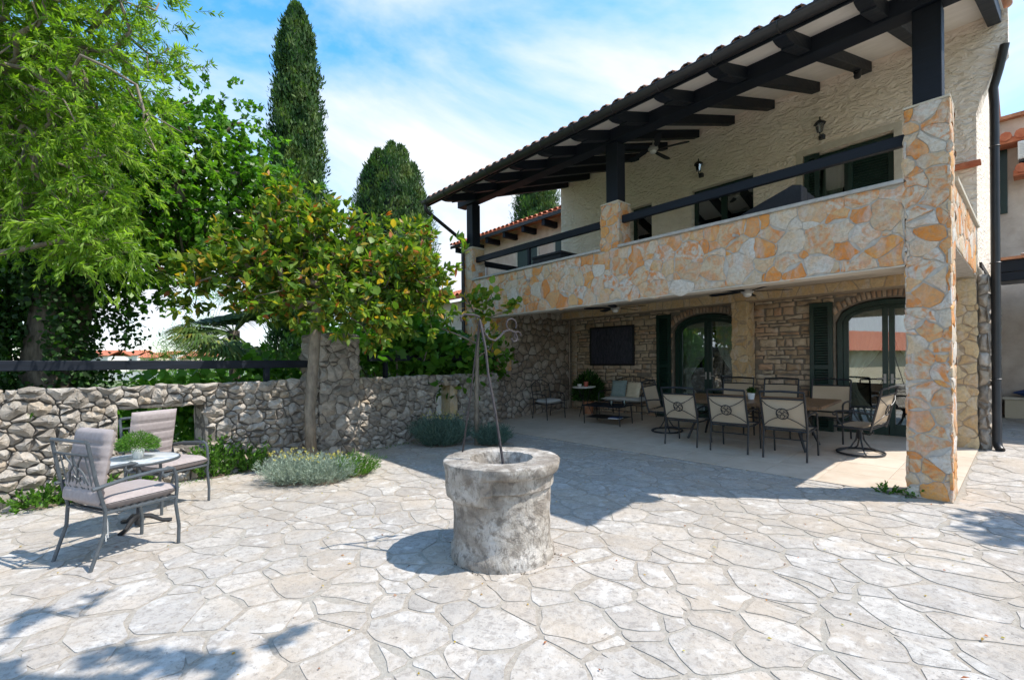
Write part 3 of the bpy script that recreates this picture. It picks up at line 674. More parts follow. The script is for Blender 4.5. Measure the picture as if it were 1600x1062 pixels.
# left rough side wall of the terrace (faces right)
lsw = MB(); lsw.box((-8.62, 1.3, 0), (-8.34, 3.5, 2.88)); lsw.box((-8.62, -.1, 0), (-8.34, 1.3, 1.28)); lsw = lsw.build('terrace_side_wall', 'rubble_core_mat', villa)
cl = cells((1.3, 3.48, .06, 2.86), 190, 1.25, .8, seed=121) + cells((.38, 1.3, 0, 1.29), 60, 1.25, .8, seed=122)
lay(cl, (V(-8.34, 0, 0), V(0, 1, 0), V(0, 0, 1), V(1, 0, 0)), 'wall_stone', 'rough_wall_stone_mat', lsw, cap=240, seed=16, g=.022, h=.02, back=.03, edge=.03, dome=.035)
lay(cells((-8.62, -8.34, 1.29, 2.86), 14, 1.2, .8, seed=123), (V(0, 1.3, 0), V(1, 0, 0), V(0, 0, 1), V(0, -1, 0)), 'wall_stone', 'rough_wall_stone_mat', lsw, cap=20, seed=17, g=.02, h=.02, back=.02, edge=.03, dome=.03)
pillar('terrace_side_pillar', -8.60, -8.32, .80, 1.28, 1.29, 2.72, 'cladding_mat', 'mortar_mat', ('front', 'right'), 12, 130)
mb = MB(); mb.beam((-8.45, -1.0, 1.62), (-8.45, 1.35, 1.62), .07, .12); mb.beam((-8.45, .45, 1.28), (-8.45, .45, 1.56), .07, .07, up=(0, 1, 0)); mb.build('side_rail', 'dark_wood_mat', villa, bevel=.006)

# ---- timber: beam, posts, rails, rafters
TM = 'dark_wood_mat'
MB().box((-8.80, -.02, 5.27), (.42, .22, 5.60)).build('eaves_beam', TM, villa, bevel=.008)
for s_ in (.062, 4.15, 8.26): MB().box((-s_ - .24, .03, 4.246), (-s_, .26, 5.269)).build('timber_post', TM, villa, bevel=.010)
for a, b in ((-4.118, -w - .002), (-8.237, -4.119 - w - .001)): MB().box((a, .10, 3.872), (b, .175, 4.0)).build('balcony_rail', TM, villa, bevel=.008)
MB().box((-.20, w, 3.872), (-.125, .4, 4.0)).build('balcony_rail', TM, villa, bevel=.008)
mb = MB(); mb.box((-8.50, w, 3.872), (-8.42, 3.2, 4.0)); mb.build('balcony_rail', TM, villa, bevel=.008)
MB().box((-6.48, .11, PT_ + .046), (-6.42, .165, 3.871)).build('rail_stanchion', TM, villa)
K = .327
def rz_(t): return 5.31 + K * t            # underside of the rafters
for k in range(-2, 10):
    s0 = 1.242 + .754 * k; x1, x0 = -s0, -s0 - .14
    prof = [(3.19, rz_(3.19)), (-.62, rz_(-.62))]
    for a in range(0, 6):
        an = R(a * 18); prof.append((-.62 - .30 * math.sin(an) * 1.0, rz_(-.62) + .02 - .075 * math.sin(an) * 1.2 + .105 * (1 - math.cos(an))))
    prof += [(-.93, rz_(-.93) + .17), (3.19, rz_(3.19) + .17)]
    MB().prism(prof, 0, x0, x1).build('rafter', TM, villa, bevel=.008)
for i in range(21):
    t0, t1 = -.96 + i * .2, -.96 + (i + 1) * .2 - .003
    mb = MB(); mb.prism([(t0, rz_(t0) + .171), (t1, rz_(t1) + .171), (t1, rz_(t1) + .19), (t0, rz_(t0) + .19)], 0, -8.56, .285, (random.random(),) * 3); mb.build('ceiling_board', 'ceiling_board_mat', villa)
roof = MB(); roof.prism([(-.97, rz_(-.97) + .191), (3.5, rz_(3.5) + .191), (3.5, rz_(3.5) + .24), (-.97, rz_(-.97) + .24)], 0, -8.60, .29); roof.prism([(3.501, rz_(3.5) + .191), (7.2, rz_(7.2) + .191), (11.8, rz_(7.2) - 1.3), (11.8, rz_(7.2) - 1.22), (7.2, rz_(7.2) + .24), (3.501, rz_(3.5) + .24)], 0, -8.60, .04)
roof = roof.build('roof', 'terracotta_mat', villa)
MB().box((-8.60, -1.0, rz_(-.97) + .06), (.29, -.972, rz_(-.97) + .18)).build('fascia_board', TM, roof)
def tile(mb, x, y0, y1, z0, z1, r=.088, up=1, tone=None):
    n = 7; vs = []; fs = []
    for y, z, rr in ((y0, z0, r), (y1, z1, r * .84)):
        for q in (rr, rr - .014):
            for i in range(n + 1):
                a = math.pi * i / n; vs.append((x + math.cos(a) * q, y, z + math.sin(a) * q * .8 * up))
    m = n + 1
    for i in range(n):
        fs += [(i, i + 1, 2 * m + i + 1, 2 * m + i), (m + i, 3 * m + i, 3 * m + i + 1, m + i + 1), (i, m + i, m + i + 1, i + 1)]
    mb.add(vs, fs, tone or (random.random(), random.random(), random.random()))
rest = MB(); NT_ = 42; pitch = 8.85 / NT_
for c in range(NT_):
    x = -8.55 + (c + .5) * pitch
    mb = MB(); z0 = rz_(-1.06) + .215; tile(mb, x, -1.06, -.62, z0, z0 + .44 * K + .03, r=.082); mb.build('roof_tile', 'shaded_tile_mat', roof, smooth='auto', loc=(x, -1.0, z0))
    far = x < -.12
    tile(rest, x + pitch / 2, -1.05, 7.15 if far else 3.5, rz_(-1.05) + .285, rz_(7.15 if far else 3.5) + .285, up=-1)
    for r_ in range(1, 20 if far else 11):
        y = -1.06 + r_ * .41; z = rz_(y) + .25 + .012; tile(rest, x, y, y + .44, z, z + .44 * K)
mark(rest.build('upper_roof_tiles', 'terracotta_mat', roof, smooth='auto'), kind='stuff')
# gutter with brackets, downpipe at the left post
def halfgutter(x0, x1, y, z, r=.07):
    mb = MB(); n = 10; vs = []; fs = []
    for x in (x0, x1):
        for q in (r, r - .008):
            for i in range(n + 1):
                a = math.pi + math.pi * i / n; vs.append((x, y + math.cos(a) * q, z + math.sin(a) * q))
    m = n + 1
    for i in range(n): fs += [(i, i + 1, 2 * m + i + 1, 2 * m + i), (m + i + 1, m + i, 3 * m + i, 3 * m + i + 1), (i, m + i, m + i + 1, i + 1), (2 * m + i + 1, 3 * m + i + 1, 3 * m + i, 2 * m + i)]
    fs += [(0, 2 * m, 3 * m, m), (n, m + n, 3 * m + n, 2 * m + n), tuple(range(0, n + 1)), tuple(range(2 * m + n, 2 * m - 1, -1))]
    mb.add(vs, fs); mb.tube([(x0, y - r, z), (x1, y - r, z)], .010, 6); return mb
gut = halfgutter(-8.62, .31, -1.065, 5.135, .08).build('gutter', 'gutter_mat', villa, smooth='auto')
for k in range(13): 
    x = -8.45 + k * .72; mb = MB(); z = 5.135
    mb.tube([(x, -1.065 + .088 * math.cos(a), z + .088 * math.sin(a)) for a in [math.pi + math.pi * i / 8 for i in range(9)]], .007, 4); mb.build('gutter_bracket', 'gutter_mat', gut)
mb = MB(); zg = 5.07
mb.tube([(-8.55, -1.065, zg), (-8.55, -1.065, zg - .10), (-8.55, -1.02, zg - .15), (-8.55, -.80, zg - .26), (-8.56, -.28, zg - .52), (-8.56, -.10, zg - .62), (-8.56, -.04, zg - .72), (-8.56, -.04, 4.6), (-8.56, -.045, 3.5), (-8.56, -.045, .05)], .042, 10)
mb.build('downpipe', 'gutter_mat', villa, smooth='auto')
mb = MB(); X = .185; Y = 3.24
mb.tube([(.30, 3.13, 6.0), (.27, 3.16, 5.84), (.235, 3.2, 5.68), (X - .01, Y - .02, 5.44), (X, Y, 5.2), (X, Y, 4), (X, Y, 2), (X, Y, .30), (X + .01, Y - .02, .22), (X + .04, Y - .08, .17)], .052, 12); mb.build('downpipe', 'gutter_mat', villa, smooth='auto')
for z in (1.2, 2.9, 4.6): MB().tube([(X + .058 * math.cos(a), Y + .058 * math.sin(a), z) for a in [i * math.pi / 6 for i in range(12)]], .008, 4, closed=True).build('pipe_clamp', 'gutter_mat', villa)

# ---- doors, shutters
def slatted(mb_parent_name, x0, x1, z0, z1, y, parent, pitch=.045, th=.04):
    fr = MB(); b = .075
    fr.box((x0, y, z0), (x0 + b, y + th, z1)); fr.box((x1 - b, y, z0), (x1, y + th, z1))
    for z in (z0, (z0 + z1) / 2 - b / 2, z1 - b): fr.box((x0 + b, y + .002, z), (x1 - b, y + th - .002, z + b))
    fr.box((x0 + b, y + th - .006, z0 + b), (x1 - b, y + th - .003, z1 - b))
    o = fr.build(mb_parent_name, 'green_paint_mat', parent, bevel=.003)
    sm = None
    for za, zb in ((z0 + b, (z0 + z1) / 2 - b / 2), ((z0 + z1) / 2 + b / 2, z1 - b)):
        n = int((zb - za) / pitch)
        for i in range(n):
            z = za + (i + .5) * (zb - za) / n
            if sm is None:
                m_ = MB(); m_.beam((x0 + b, 0, 0), (x1 - b, 0, 0), .034, .007, up=(0, -.6, .8)); s_ = m_.build('slat', 'green_paint_mat', o); s_.location = (0, y + th / 2, z); sm = s_
            else:
                s_ = bpy.data.objects.new('slat', sm.data); COL.objects.link(s_); s_.parent = o; s_.location = (0, y + th / 2, z)
    return o
slatted('shutter', -2.27, -1.90, .18, 2.56, 3.43, villa)
slatted('shutter', -5.50, -5.13, .18, 2.60, 3.43, villa)
slatted('shutter', -.345, -.33, .18, 2.5, 3.43, villa) if False else None
slatted('shutter', -1.62, -.98, 2.99, 5.25, 3.30, villa)
slatted('shutter', -2.26, -2.02, 2.99, 5.25, 3.17, villa)
def arch_door(sa, sb, zf, zs, rise, y, lit):
    c = -(sa + sb) / 2; hw = (sb - sa) / 2; n = 20
    def arc(o): return [(c - (hw - o) + 2 * (hw - o) * i / n, zs + (rise - o) * math.sqrt(max(0, 1 - (2 * i / n - 1) ** 2))) for i in range(n + 1)]
    d = MB(); b = .085
    def ringstrip(mb, A, B, y0, y1):
        for i in range(len(A) - 1): mb.prism([A[i], B[i], B[i + 1], A[i + 1]], 1, y0, y1)
    ringstrip(d, arc(0), arc(b), y, y + .09)
    d.box((c - hw, y, zf), (c - hw + b, y + .09, zs)); d.box((c + hw - b, y, zf), (c + hw, y + .09, zs))
    door = d.build('arched_door', 'green_paint_mat', villa, bevel=.003)
    for sg in (-1, 1):
        l = MB(); b2 = .08; y0 = y + .02; y1 = y + .07
        xa, xb = sorted((c + sg * .006, c + sg * (hw - b - .004)))
        l.box((xa, y0, zf + .02), (xa + b2, y1, zs)); l.box((xb - b2, y0, zf + .02), (xb, y1, zs)); l.box((xa + b2, y0, zf + .02), (xb - b2, y1, zf + .22))
        # arched head of the leaf and upper stile
        o1 = arc(b + .004); o2 = arc(b + b2); idx = [i for i in range(n + 1) if (o1[i][0] - c) * sg >= -1e-6]
        ringstrip(l, [o1[i] for i in idx], [o2[i] for i in idx], y0, y1)
        xm = c + sg * .006; l.box((min(xm, xm + sg * b2), y0, zs), (max(xm, xm + sg * b2), y1, zs + rise - b - .02))
        leaf = l.build('door_leaf', 'green_paint_mat', door, bevel=.003)
        g = MB(); q = arc(b + b2 - .01); idx = [i for i in range(n + 1) if (q[i][0] - c) * sg >= 0]; pts = [q[i] for i in idx]
        gx0, gx1 = xa + b2 - .01, xb - b2 + .01
        base = [(pts[-1][0] if sg > 0 else c, zf + .2), (c if sg > 0 else pts[0][0], zf + .2)]
        poly = pts + ([(pts[-1][0], zf + .2), (c, zf + .2)] if sg > 0 else [(c, zf + .2), (pts[0][0], zf + .2)])
        g.prism(poly, 1, y0 + .022, y0 + .026); g.build('glass_pane', 'window_glass_mat', door)
        h = MB(); hx = c + sg * .05; h.tube([(hx, y0 - .05, zf + 1.0), (hx + sg * .10, y0 - .05, zf + 1.0)], .009, 6); h.tube([(hx, y0, zf + 1.0), (hx, y0 - .05, zf + 1.0)], .009, 6); h.box((hx - .018, y0 - .008, zf + .92), (hx + .018, y0, zf + 1.08)); h.build('handle', 'stone_cap_mat', door, smooth='auto')
    return door
def curtain(parent, x0, x1, z0, z1, y, tie, seed=0, mat='curtain_mat', amp=.02):
    mb = MB(); nx, nz = 44, 24; vs = []; fs = []; rnd = random.Random(seed); ph = rnd.random() * 6
    for j in range(nz + 1):
        f = j / nz; z = z1 + (z0 - z1) * f
        g = 1 - .62 * math.exp(-((f - .62) / .2) ** 2) - .12 * f
        for i in range(nx + 1):
            u = i / nx; wd = (x1 - x0) * g
            x = (x0 + u * wd) if tie == 'l' else (x1 - u * wd)
            vs.append((x, y + amp * math.sin(u * 34 + ph + 1.2 * math.sin(f * 3)) * (.6 + .4 * math.sin(u * 9)), z))
    for j in range(nz):
        for i in range(nx): a = j * (nx + 1) + i; fs.append((a, a + 1, a + nx + 2, a + nx + 1))
    mb.add(vs, fs); return mb.build('curtain', mat, parent, smooth=True)
d = arch_door(.38, 1.86, .17, 2.19, .35, 3.56, True); curtain(d, -1.80, -1.15, .2, 2.5, 3.74, 'l', 1); curtain(d, -1.10, -.42, .2, 2.5, 3.74, 'r', 2)
d = arch_door(3.52, 5.08, .17, 2.19, .35, 3.56, True); curtain(d, -5.0, -4.30, .2, 2.5, 3.74, 'l', 3); curtain(d, -4.2, -3.6, .2, 2.5, 3.74, 'r', 4)
MB().box((-1.9, 3.46, .15), (-.36, 3.86, .18)).build('threshold', 'stone_cap_mat', villa); MB().box((-5.1, 3.46, .15), (-3.5, 3.86, .18)).build('threshold', 'stone_cap_mat', villa)
for sa, sb, leafs in ((.965, 2.28, 2), (3.165, 4.465, 2), (5.45, 6.04, 1)):
    f = MB(); y = 3.34; b = .07; z0, z1 = 2.98, 5.25
    f.box((-sb, y, z0), (-sb + b, y + .08, z1)); f.box((-sa - b, y, z0), (-sa, y + .08, z1)); f.box((-sb + b, y, z1 - b), (-sa - b, y + .08, z1))
    if leafs == 2: c = -(sa + sb) / 2; f.box((c - .06, y + .01, z0), (c + .06, y + .07, z1 - b))
    fo = f.build('balcony_door', 'green_paint_mat', villa, bevel=.003); MB().box((-sb + b, y + .035, z0), (-sa - b, y + .04, z1 - b)).build('glass_pane', 'window_glass_mat', fo)
    if sa < 2: curtain(fo, -2.2, -1.7, 3.0, 5.15, 3.46, 'l', 6, amp=.015)
    o_ = MB(); o_.box((-sb - .11, 3.186, 2.98), (-sb - .004, 3.199, z1 + .13)); o_.box((-sa + .004, 3.186, 2.98), (-sa + .11, 3.199, z1 + .13)); o_.box((-sb - .003, 3.186, z1 + .022), (-sa + .003, 3.199, z1 + .13))
    if sa < 2: o_.build('door_surround', 'smooth_stone_mat', villa)
# dark rooms behind the openings
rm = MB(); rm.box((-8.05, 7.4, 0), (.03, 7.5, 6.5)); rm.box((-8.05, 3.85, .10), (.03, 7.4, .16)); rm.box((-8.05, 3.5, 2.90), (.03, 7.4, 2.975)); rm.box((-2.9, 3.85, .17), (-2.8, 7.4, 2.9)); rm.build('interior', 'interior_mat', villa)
# framed picture on the masonry
pic = MB(); x0, x1, z0, z1 = -7.54, -6.13, 1.40, 2.43; b = .05
pic.box((x0, 3.44, z0), (x1, 3.475, z0 + b)); pic.box((x0, 3.44, z1 - b), (x1, 3.475, z1)); pic.box((x0, 3.44, z0 + b), (x0 + b, 3.475, z1 - b)); pic.box((x1 - b, 3.44, z0 + b), (x1, 3.475, z1 - b))
pr = empty('framed_picture', (P0[0], P0[1], 0), HR, 'wide dark framed picture hanging on the masonry wall above the loveseat', 'picture')
pic.build('frame', 'iron_mat', pr, bevel=.004); MB().box((x0 + b, 3.455, z0 + b), (x1 - b, 3.468, z1 - b)).build('canvas', 'dark_panel_mat', pr)

# ---------------------------------------------------------------- dry stone garden wall
DW = V(WD[0], WD[1], 0).normalized(); NW = V(WD[1], -WD[0], 0).normalized()   # NW faces the patio
wl = empty('dry_stone_wall', (WO[0], WO[1], 0), 0, 'long grey dry stone garden wall with two small openings and a taller pier', 'stone wall')
def WP(q, off, z): p = DW * q - NW * off; return (p.x, p.y, z)
def boxw(mb, q0, q1, o0, o1, z0, z1):
    vs = [WP(q, o, z) for z in (z0, z1) for q, o in ((q0, o0), (q1, o0), (q1, o1), (q0, o1))]
    mb.add(vs, [(0, 3, 2, 1), (4, 5, 6, 7), (0, 1, 5, 4), (1, 2, 6, 5), (2, 3, 7, 6), (3, 0, 4, 7)])
QS, QE, HT = -4.2, 7.85, 1.25
OP = [(.95, 1.86, .45, .95), (5.98, 6.68, .40, 1.03)]
core = MB(); cur = QS
for a, b, za, zb in OP:
    boxw(core, cur, a, .02, .42, -.1, HT - .04); boxw(core, a, b, .02, .42, -.1, za - .02); boxw(core, a, b, .02, .42, zb + .03, HT - .04); cur = b
boxw(core, cur, QE, .02, .42, -.1, HT - .04); core.build('core', 'rubble_core_mat', wl)
frw = (V(0, 0, 0), DW, V(0, 0, 1), NW)
PQ0, PQ1 = 3.46, 4.18
def inop(p):
    c = cent(p)
    for a, b, za, zb in OP:
        if a - .03 < c[0] < b + .03 and za - .03 < c[1] < zb + .03: return True
    return PQ0 + .04 < c[0] < PQ1 - .04
pw = [p for p in cells((QS, QE, -.03, HT + .015), 1500, 1.5, 1.9, seed=201) if not inop(p)]
qd = lambda p: -parea(p) / max(3, WO[1] + cent(p)[0] * .78) ** 2 * (1 if cent(p)[0] > -.3 else .02)
lay(pw, frw, 'wall_stone', 'dry_stone_mat', wl, cap=270, seed=21, g=.010, h=.02, back=.06, edge=.03, dome=.042, jit=.07, smooth='auto', key=qd, mid=True, tilt=.14, ck=.10, rg=.2)
# top: rough pale bedding and rounded top stones
tp = cells((QS, QE, .0, .42), 90, 1.6, .8, seed=202); tp = [p for p in tp if not (PQ0 - .05 < cent(p)[0] < PQ1 + .05)]
lay(tp, (V(0, 0, HT - .05), DW, -NW, V(0, 0, 1)), 'top_stone', 'dry_stone_mat', wl, cap=0, seed=22, g=.02, h=.02, back=.04, edge=.04, dome=.03, jit=.06)
# jambs and soffit of the openings, reveal stones
for a, b, za, zb in OP:
    for q, n_ in ((a, DW), (b, -DW)):
        o = V(*WP(q - (.005 if q == a else -.005), 0, 0)); lay(cells((0, .42, za, zb), 7, 1.3, .6, seed=203), (o, -NW, V(0, 0, 1), n_), 'jamb_stone', 'dry_stone_mat', wl, cap=12, seed=23, g=.02, h=.0, back=.03, edge=.03, dome=.02)
    o = V(*WP(0, 0, zb + .03)); lay(cells((a, b, 0, .42), 5, 1.8, .4, seed=204), (o, DW, -NW, V(0, 0, -1)), 'lintel_stone', 'dry_stone_mat', wl, cap=0, seed=24, g=.02, h=.0, back=.03, edge=.03, dome=.02)
# tall pier
pier = MB(); boxw(pier, PQ0, PQ1, -.02, .52, -.05, 1.96); pier = pier.build('pier', 'rubble_core_mat', wl)
for cl_, fr in ((cells((PQ0, PQ1, -.02, 1.99), 52, 1.3, .8, seed=205), (V(*WP(0, -.02, 0)), DW, V(0, 0, 1), NW)),
                (cells((-.02, .5, -.02, 1.99), 34, 1.25, .8, seed=206), (V(*WP(PQ1, 0, 0)), -NW, V(0, 0, 1), DW)),
                (cells((-.02, .5, 1.2, 1.99), 14, 1.25, .8, seed=207), (V(*WP(PQ0, 0, 0)), -NW, V(0, 0, 1), -DW)),
                (cells((PQ0, PQ1, -.02, .5), 9, 1.25, .8, seed=208), (V(*WP(0, 0, 1.95)), DW, -NW, V(0, 0, 1)))):
    lay(cl_, fr, 'pier_stone', 'dry_stone_mat', pier, cap=60, seed=25, g=.010, h=.02, back=.05, edge=.03, dome=.05, jit=.07, smooth='auto', mid=True, tilt=.14, ck=.10, rg=.2)
# pale cut stone jamb beside the far opening
jm = MB(); boxw(jm, 6.45, 6.66, .10, .38, .40, 1.03); jm.build('pale_jamb', 'tan_cladding_mat', wl)
# black timber rail on short posts above the wall
gr = empty('garden_rail', (WO[0], WO[1], 0), 0, 'black timber rail on short posts running above the dry stone wall', 'rail')
mb = MB(); mb.beam(WP(QS, .22, 1.515), WP(PQ0 - .01, .22, 1.505), .07, .115); mb.build('rail_beam', 'dark_wood_mat', gr, bevel=.006)
mb = MB(); mb.beam(WP(PQ1 + .35, .22, 1.60), WP(QE + .15, .22, 1.62), .07, .11); mb.build('rail_beam', 'dark_wood_mat', gr, bevel=.006)
for q, zt in ((-3.6, 1.46), (-1.2, 1.46), (2.75, 1.455), (4.9, 1.55), (7.2, 1.56)):
    mb = MB(); mb.beam(WP(q, .22, 1.15), WP(q, .22, zt), .07, .07, up=DW); mb.build('rail_post', 'dark_wood_mat', gr)

# ---------------------------------------------------------------- stone well
well = empty('stone_well', (-.09, 3.71, 0), 0, 'round weathered stone well with chipped collar and thick pale rim, on the patio', 'well')
def wellmesh(prof, n=72, jit=.004, seed=1, block=False):
    mb = MB(); vs = []; fs = []; m = len(prof)
    for r, z in prof:
        for k in range(n):
            a = 2 * math.pi * k / n; rr = r
            if r > .05: rr += .006 * noise.noise(Vector((math.cos(a) * 2.2, math.sin(a) * 2.2, z * 3 + seed))) + .006 * noise.noise(Vector((math.cos(a) * 7, math.sin(a) * 7, z * 11 + seed)))
            zz = z + .006 * noise.noise(Vector((math.cos(a) * 3, math.sin(a) * 3, z * 5 + seed + 9)))
            vs.append((rr * math.cos(a), rr * math.sin(a), zz))
    for i in range(m - 1):
        for k in range(n): fs.append((i * n + k, i * n + (k + 1) % n, (i + 1) * n + (k + 1) % n, (i + 1) * n + k))
    mb.add(vs, fs); return mb
pr = [(.405, -.02), (.412, .03), (.408, .07), (.392, .095), (.386, .14)] + [(.384 + .002 * math.sin(i), .14 + .38 * i / 10) for i in range(1, 11)] + [(.386, .55)]
b_ = wellmesh(pr).build('shaft', 'well_stone_mat', well, smooth=True)
# collar: a full moulding on the right, a heavier square-edged broken block on the left front
mb = MB(); n = 96; vs = []; fs = []
zs = [.465, .47, .49, .54, .555, .56, .655, .66, .675, .72, .742, .75, .75, .748, .70, .6, .4, .1]
for j, z in enumerate(zs):
    for k in range(n):
        a = 2 * math.pi * k / n; d = math.degrees(a) % 360
        blk = 1 if (150 < d < 262) else 0
        if blk: r = [.386, .420, .436, .440, .441, .442, .446, .447, .449, .453, .452, .440, .44][min(j, 12)]
        else: r = [.384, .384, .385, .386, .402, .408, .412, .436, .452, .462, .459, .446, .44][min(j, 12)]
        if d > 255 and d < 272 and j < 9: r += .012 * math.sin(j * 1.7) - .01
        if j == 12: r = .262
        if j == 13: r = .247
        if j > 13: r = .238
        nn = noise.noise(Vector((math.cos(a) * 6, math.sin(a) * 6, z * 9))); n2_ = noise.noise(Vector((math.cos(a) * 22, math.sin(a) * 22, z * 25)))
        r += nn * .009 + n2_ * .0045 + (.004 * noise.noise(Vector((math.cos(a) * 60, math.sin(a) * 60, z * 60))))
        zz = z + (.004 * nn if j > 9 else 0)
        vs.append((r * math.cos(a), r * math.sin(a), zz))
for i in range(len(zs) - 1):
    for k in range(n): fs.append((i * n + k, i * n + (k + 1) % n, (i + 1) * n + (k + 1) % n, (i + 1) * n + k))
fs.append(tuple((len(zs) - 1) * n + k for k in range(n)))
mb.add(vs, fs); mb.build('collar', 'well_stone_mat', well, smooth='auto')
fp = empty('iron_well_frame', (-.09, 3.71, .745), 0, 'bent black iron bucket frame with a scrolled hook standing on the well rim', 'iron frame')
ap = V(-.165, .02, 1.10); l0 = V(-.335, .235, 0); r0_ = V(.02, -.19, -.03)
mb = MB(); mb.tube([l0, l0.lerp(ap, .5) + V(.005, 0, 0), ap], .007, 8); mb.build('leg', 'rust_iron_mat', fp, smooth='auto')
mb = MB(); mb.tube([r0_, r0_.lerp(ap, .35) + V(.006, 0, 0), r0_.lerp(ap, .62) + V(-.002, 0, 0), r0_.lerp(ap, .8) + V(.010, 0, 0), ap], .0100, 8); mb.build('leg', 'rust_iron_mat', fp, smooth='auto')
hx = V(.55, .35, 0).normalized()
mb = MB(); P_ = [ap + hx * a + V(0, 0, b) for a, b in ((-.16, -.02), (-.17, .01), (-.14, .035), (-.05, .035), (.0, .02))]; mb.tube(P_, .009, 6)
P_ = [ap + hx * a + V(0, 0, b) for a, b in ((.0, .0), (.03, -.09), (.08, -.15), (.14, -.165), (.19, -.13), (.23, -.09), (.28, -.075), (.33, -.09), (.355, -.13), (.345, -.165), (.315, -.17), (.30, -.145))]; mb.tube(P_, .010, 6)
P_ = [ap + hx * (.30 + .05 * math.cos(a)) + V(0, 0, -.03 + .05 * math.sin(a)) for a in [i * math.pi / 6 - .6 for i in range(10)]]; mb.tube(P_, .007, 6)
P_ = [ap + hx * (.36 + .035 * math.cos(a)) + V(0, 0, -.12 + .035 * math.sin(a)) for a in [i * math.pi / 5 for i in range(9)]]; mb.tube(P_, .006, 6); mb.build('scroll', 'rust_iron_mat', fp, smooth='auto')

# ---------------------------------------------------------------- furniture builders (front = +Y)
def pad(mb, c, size, th, rot, ngr):
    nx, ny = 14, 30; vs = []; fs = []; M = Matrix.Rotation(rot, 3, 'X'); N = (nx + 1) * (ny + 1)
    for side in (1, -1):
        for i in range(nx + 1):
            for j in range(ny + 1):
                u, w_ = i / nx * 2 - 1, j / ny * 2 - 1; e = (max(0, 1 - abs(u) ** 8) * max(0, 1 - abs(w_) ** 14)) ** .4
                g = abs(((w_ + 1) / 2 * ngr) % 1 - .5) * 2; e *= 1 - .32 * max(0, g - .72) / .28
                p = Vector((u * size[0] / 2, w_ * size[1] / 2, side * th / 2 * e)); vs.append(Vector(c) + M @ p)
    for sd in range(2):
        for i in range(nx):
            for j in range(ny):
                q = [sd * N + i * (ny + 1) + j, sd * N + (i + 1) * (ny + 1) + j, sd * N + (i + 1) * (ny + 1) + j + 1, sd * N + i * (ny + 1) + j + 1]; fs.append(tuple(q if sd == 0 else q[::-1]))
    mb.add(vs, fs)
def arm_chair_iron(label):
    c = empty('garden_armchair', (0, 0, 0), 0, label, 'chair', 'cushioned armchairs at the bistro table'); M = 'grey_metal_mat'; r = .0135
    for sx in (-1, 1):
        x = sx * .255
        MB().tube([(x, .27, 0), (x, .275, .15), (x, .25, .34), (x, .262, .46), (x, .255, .585), (x, .235, .635), (x, .19, .655), (x, .15, .64), (x, .145, .605), (x, .17, .585), (x, .2, .6)], r, 8).build('leg', M, c, smooth='auto')
        MB().tube([(x * .98, -.34, 0), (x, -.255, .26), (x, -.245, .42), (x * .97, -.30, .66), (x * .95, -.345, .94)], r, 8).build('leg', M, c, smooth='auto')
        MB().tube([(x, .225, .642), (x, .10, .645), (x, -.1, .632), (x * .99, -.27, .605), (x * 1.0, -.325, .595)], r * 1.15, 8).build('armrest', M, c, smooth='auto')
    f = MB(); f.tube([(-.255, .255, .40), (.255, .255, .40)], .011, 6); f.tube([(-.25, -.245, .40), (.25, -.245, .40)], .011, 6)
    for sx in (-1, 1): f.tube([(sx * .255, .255, .40), (sx * .25, -.245, .40)], .011, 6)
    f.build('seat_frame', M, c, smooth='auto')
    for i in range(9):
        y = -.21 + i * .054; MB().box((-.245, y - .015, .402), (.245, y + .015, .41)).build('seat_slat', M, c)
    b = MB(); b.tube([(-.24, -.347, .945), (.24, -.347, .945)], .014, 8); b.tube([(-.245, -.33, .84), (.245, -.33, .84)], .010, 6); b.tube([(-.25, -.262, .47), (.25, -.262, .47)], .010, 6)
    def bp(x, z): return (x, -.262 - (z - .47) * .18, z)
    for x in (-.17, .17): b.tube([bp(x, .47), bp(x, .84)], .006, 5)
    for sx in (-1, 1):
        b.tube([bp(sx * .02, .47), bp(sx * .10, .53), bp(sx * .13, .61), bp(sx * .09, .70), bp(sx * .01, .76), bp(sx * .0, .84)], .008, 6)
        b.tube([bp(sx * .15, .48), bp(sx * .06, .56), bp(sx * .0, .66), bp(sx * .05, .77), bp(sx * .12, .83)], .008, 6)
        b.tube([bp(sx * (.05 + .03 * math.cos(a)), .62 + .05 * math.sin(a)) for a in [i * math.pi / 5 for i in range(10)]], .006, 5)
    b.build('back_frame', M, c, smooth='auto')
    Rb = Matrix.Rotation(R(79.5), 3, 'X')
    s = MB(); pad(s, (0, .02, .463), (.50, .53), .105, 0, 1); so = s.build('seat_cushion', 'grey_cushion_mat', c, smooth=True)
    e = MB()
    for zz in (.006,): e.tube([(x, y + .02, .463 + zz) for x, y in ((-.249, -.262), (.249, -.262), (.249, .266), (-.249, .266))], .003, 5, closed=True)
    e.build('piping', 'iron_mat', so)
    bk = MB(); pad(bk, (0, -.225, .74), (.47, .56), .085, R(79.8), 5); bk.build('back_cushion', 'grey_cushion_mat', c, smooth=True)
    t = MB(); t.tube([(.24, -.24, .42), (.262, -.25, .34), (.255, -.245, .26), (.27, -.25, .2)], .004, 4); t.tube([(.24, -.24, .42), (.25, -.23, .33), (.265, -.235, .22)], .004, 4); t.build('cushion_tie', 'pale_cushion_mat', c)
    return c
ch1 = arm_chair_iron('grey metal armchair with padded grey cushion, nearest the camera, seen from behind'); ch1.location = (-3.175, 3.80, 0); ch1.rotation_euler[2] = R(67 - 90)
def relabel(o, l): o['label'] = l; return o
ch2 = relabel(copy_tree(ch1), 'grey metal armchair with padded cushion against the dry stone wall behind the bistro table'); ch2.location = (-3.70, 5.00, 0); ch2.rotation_euler[2] = R(-18 - 90)
bt = empty('bistro_table', (-3.50, 4.36, 0), R(20), 'small round mosaic topped bistro table between the two grey armchairs', 'table')
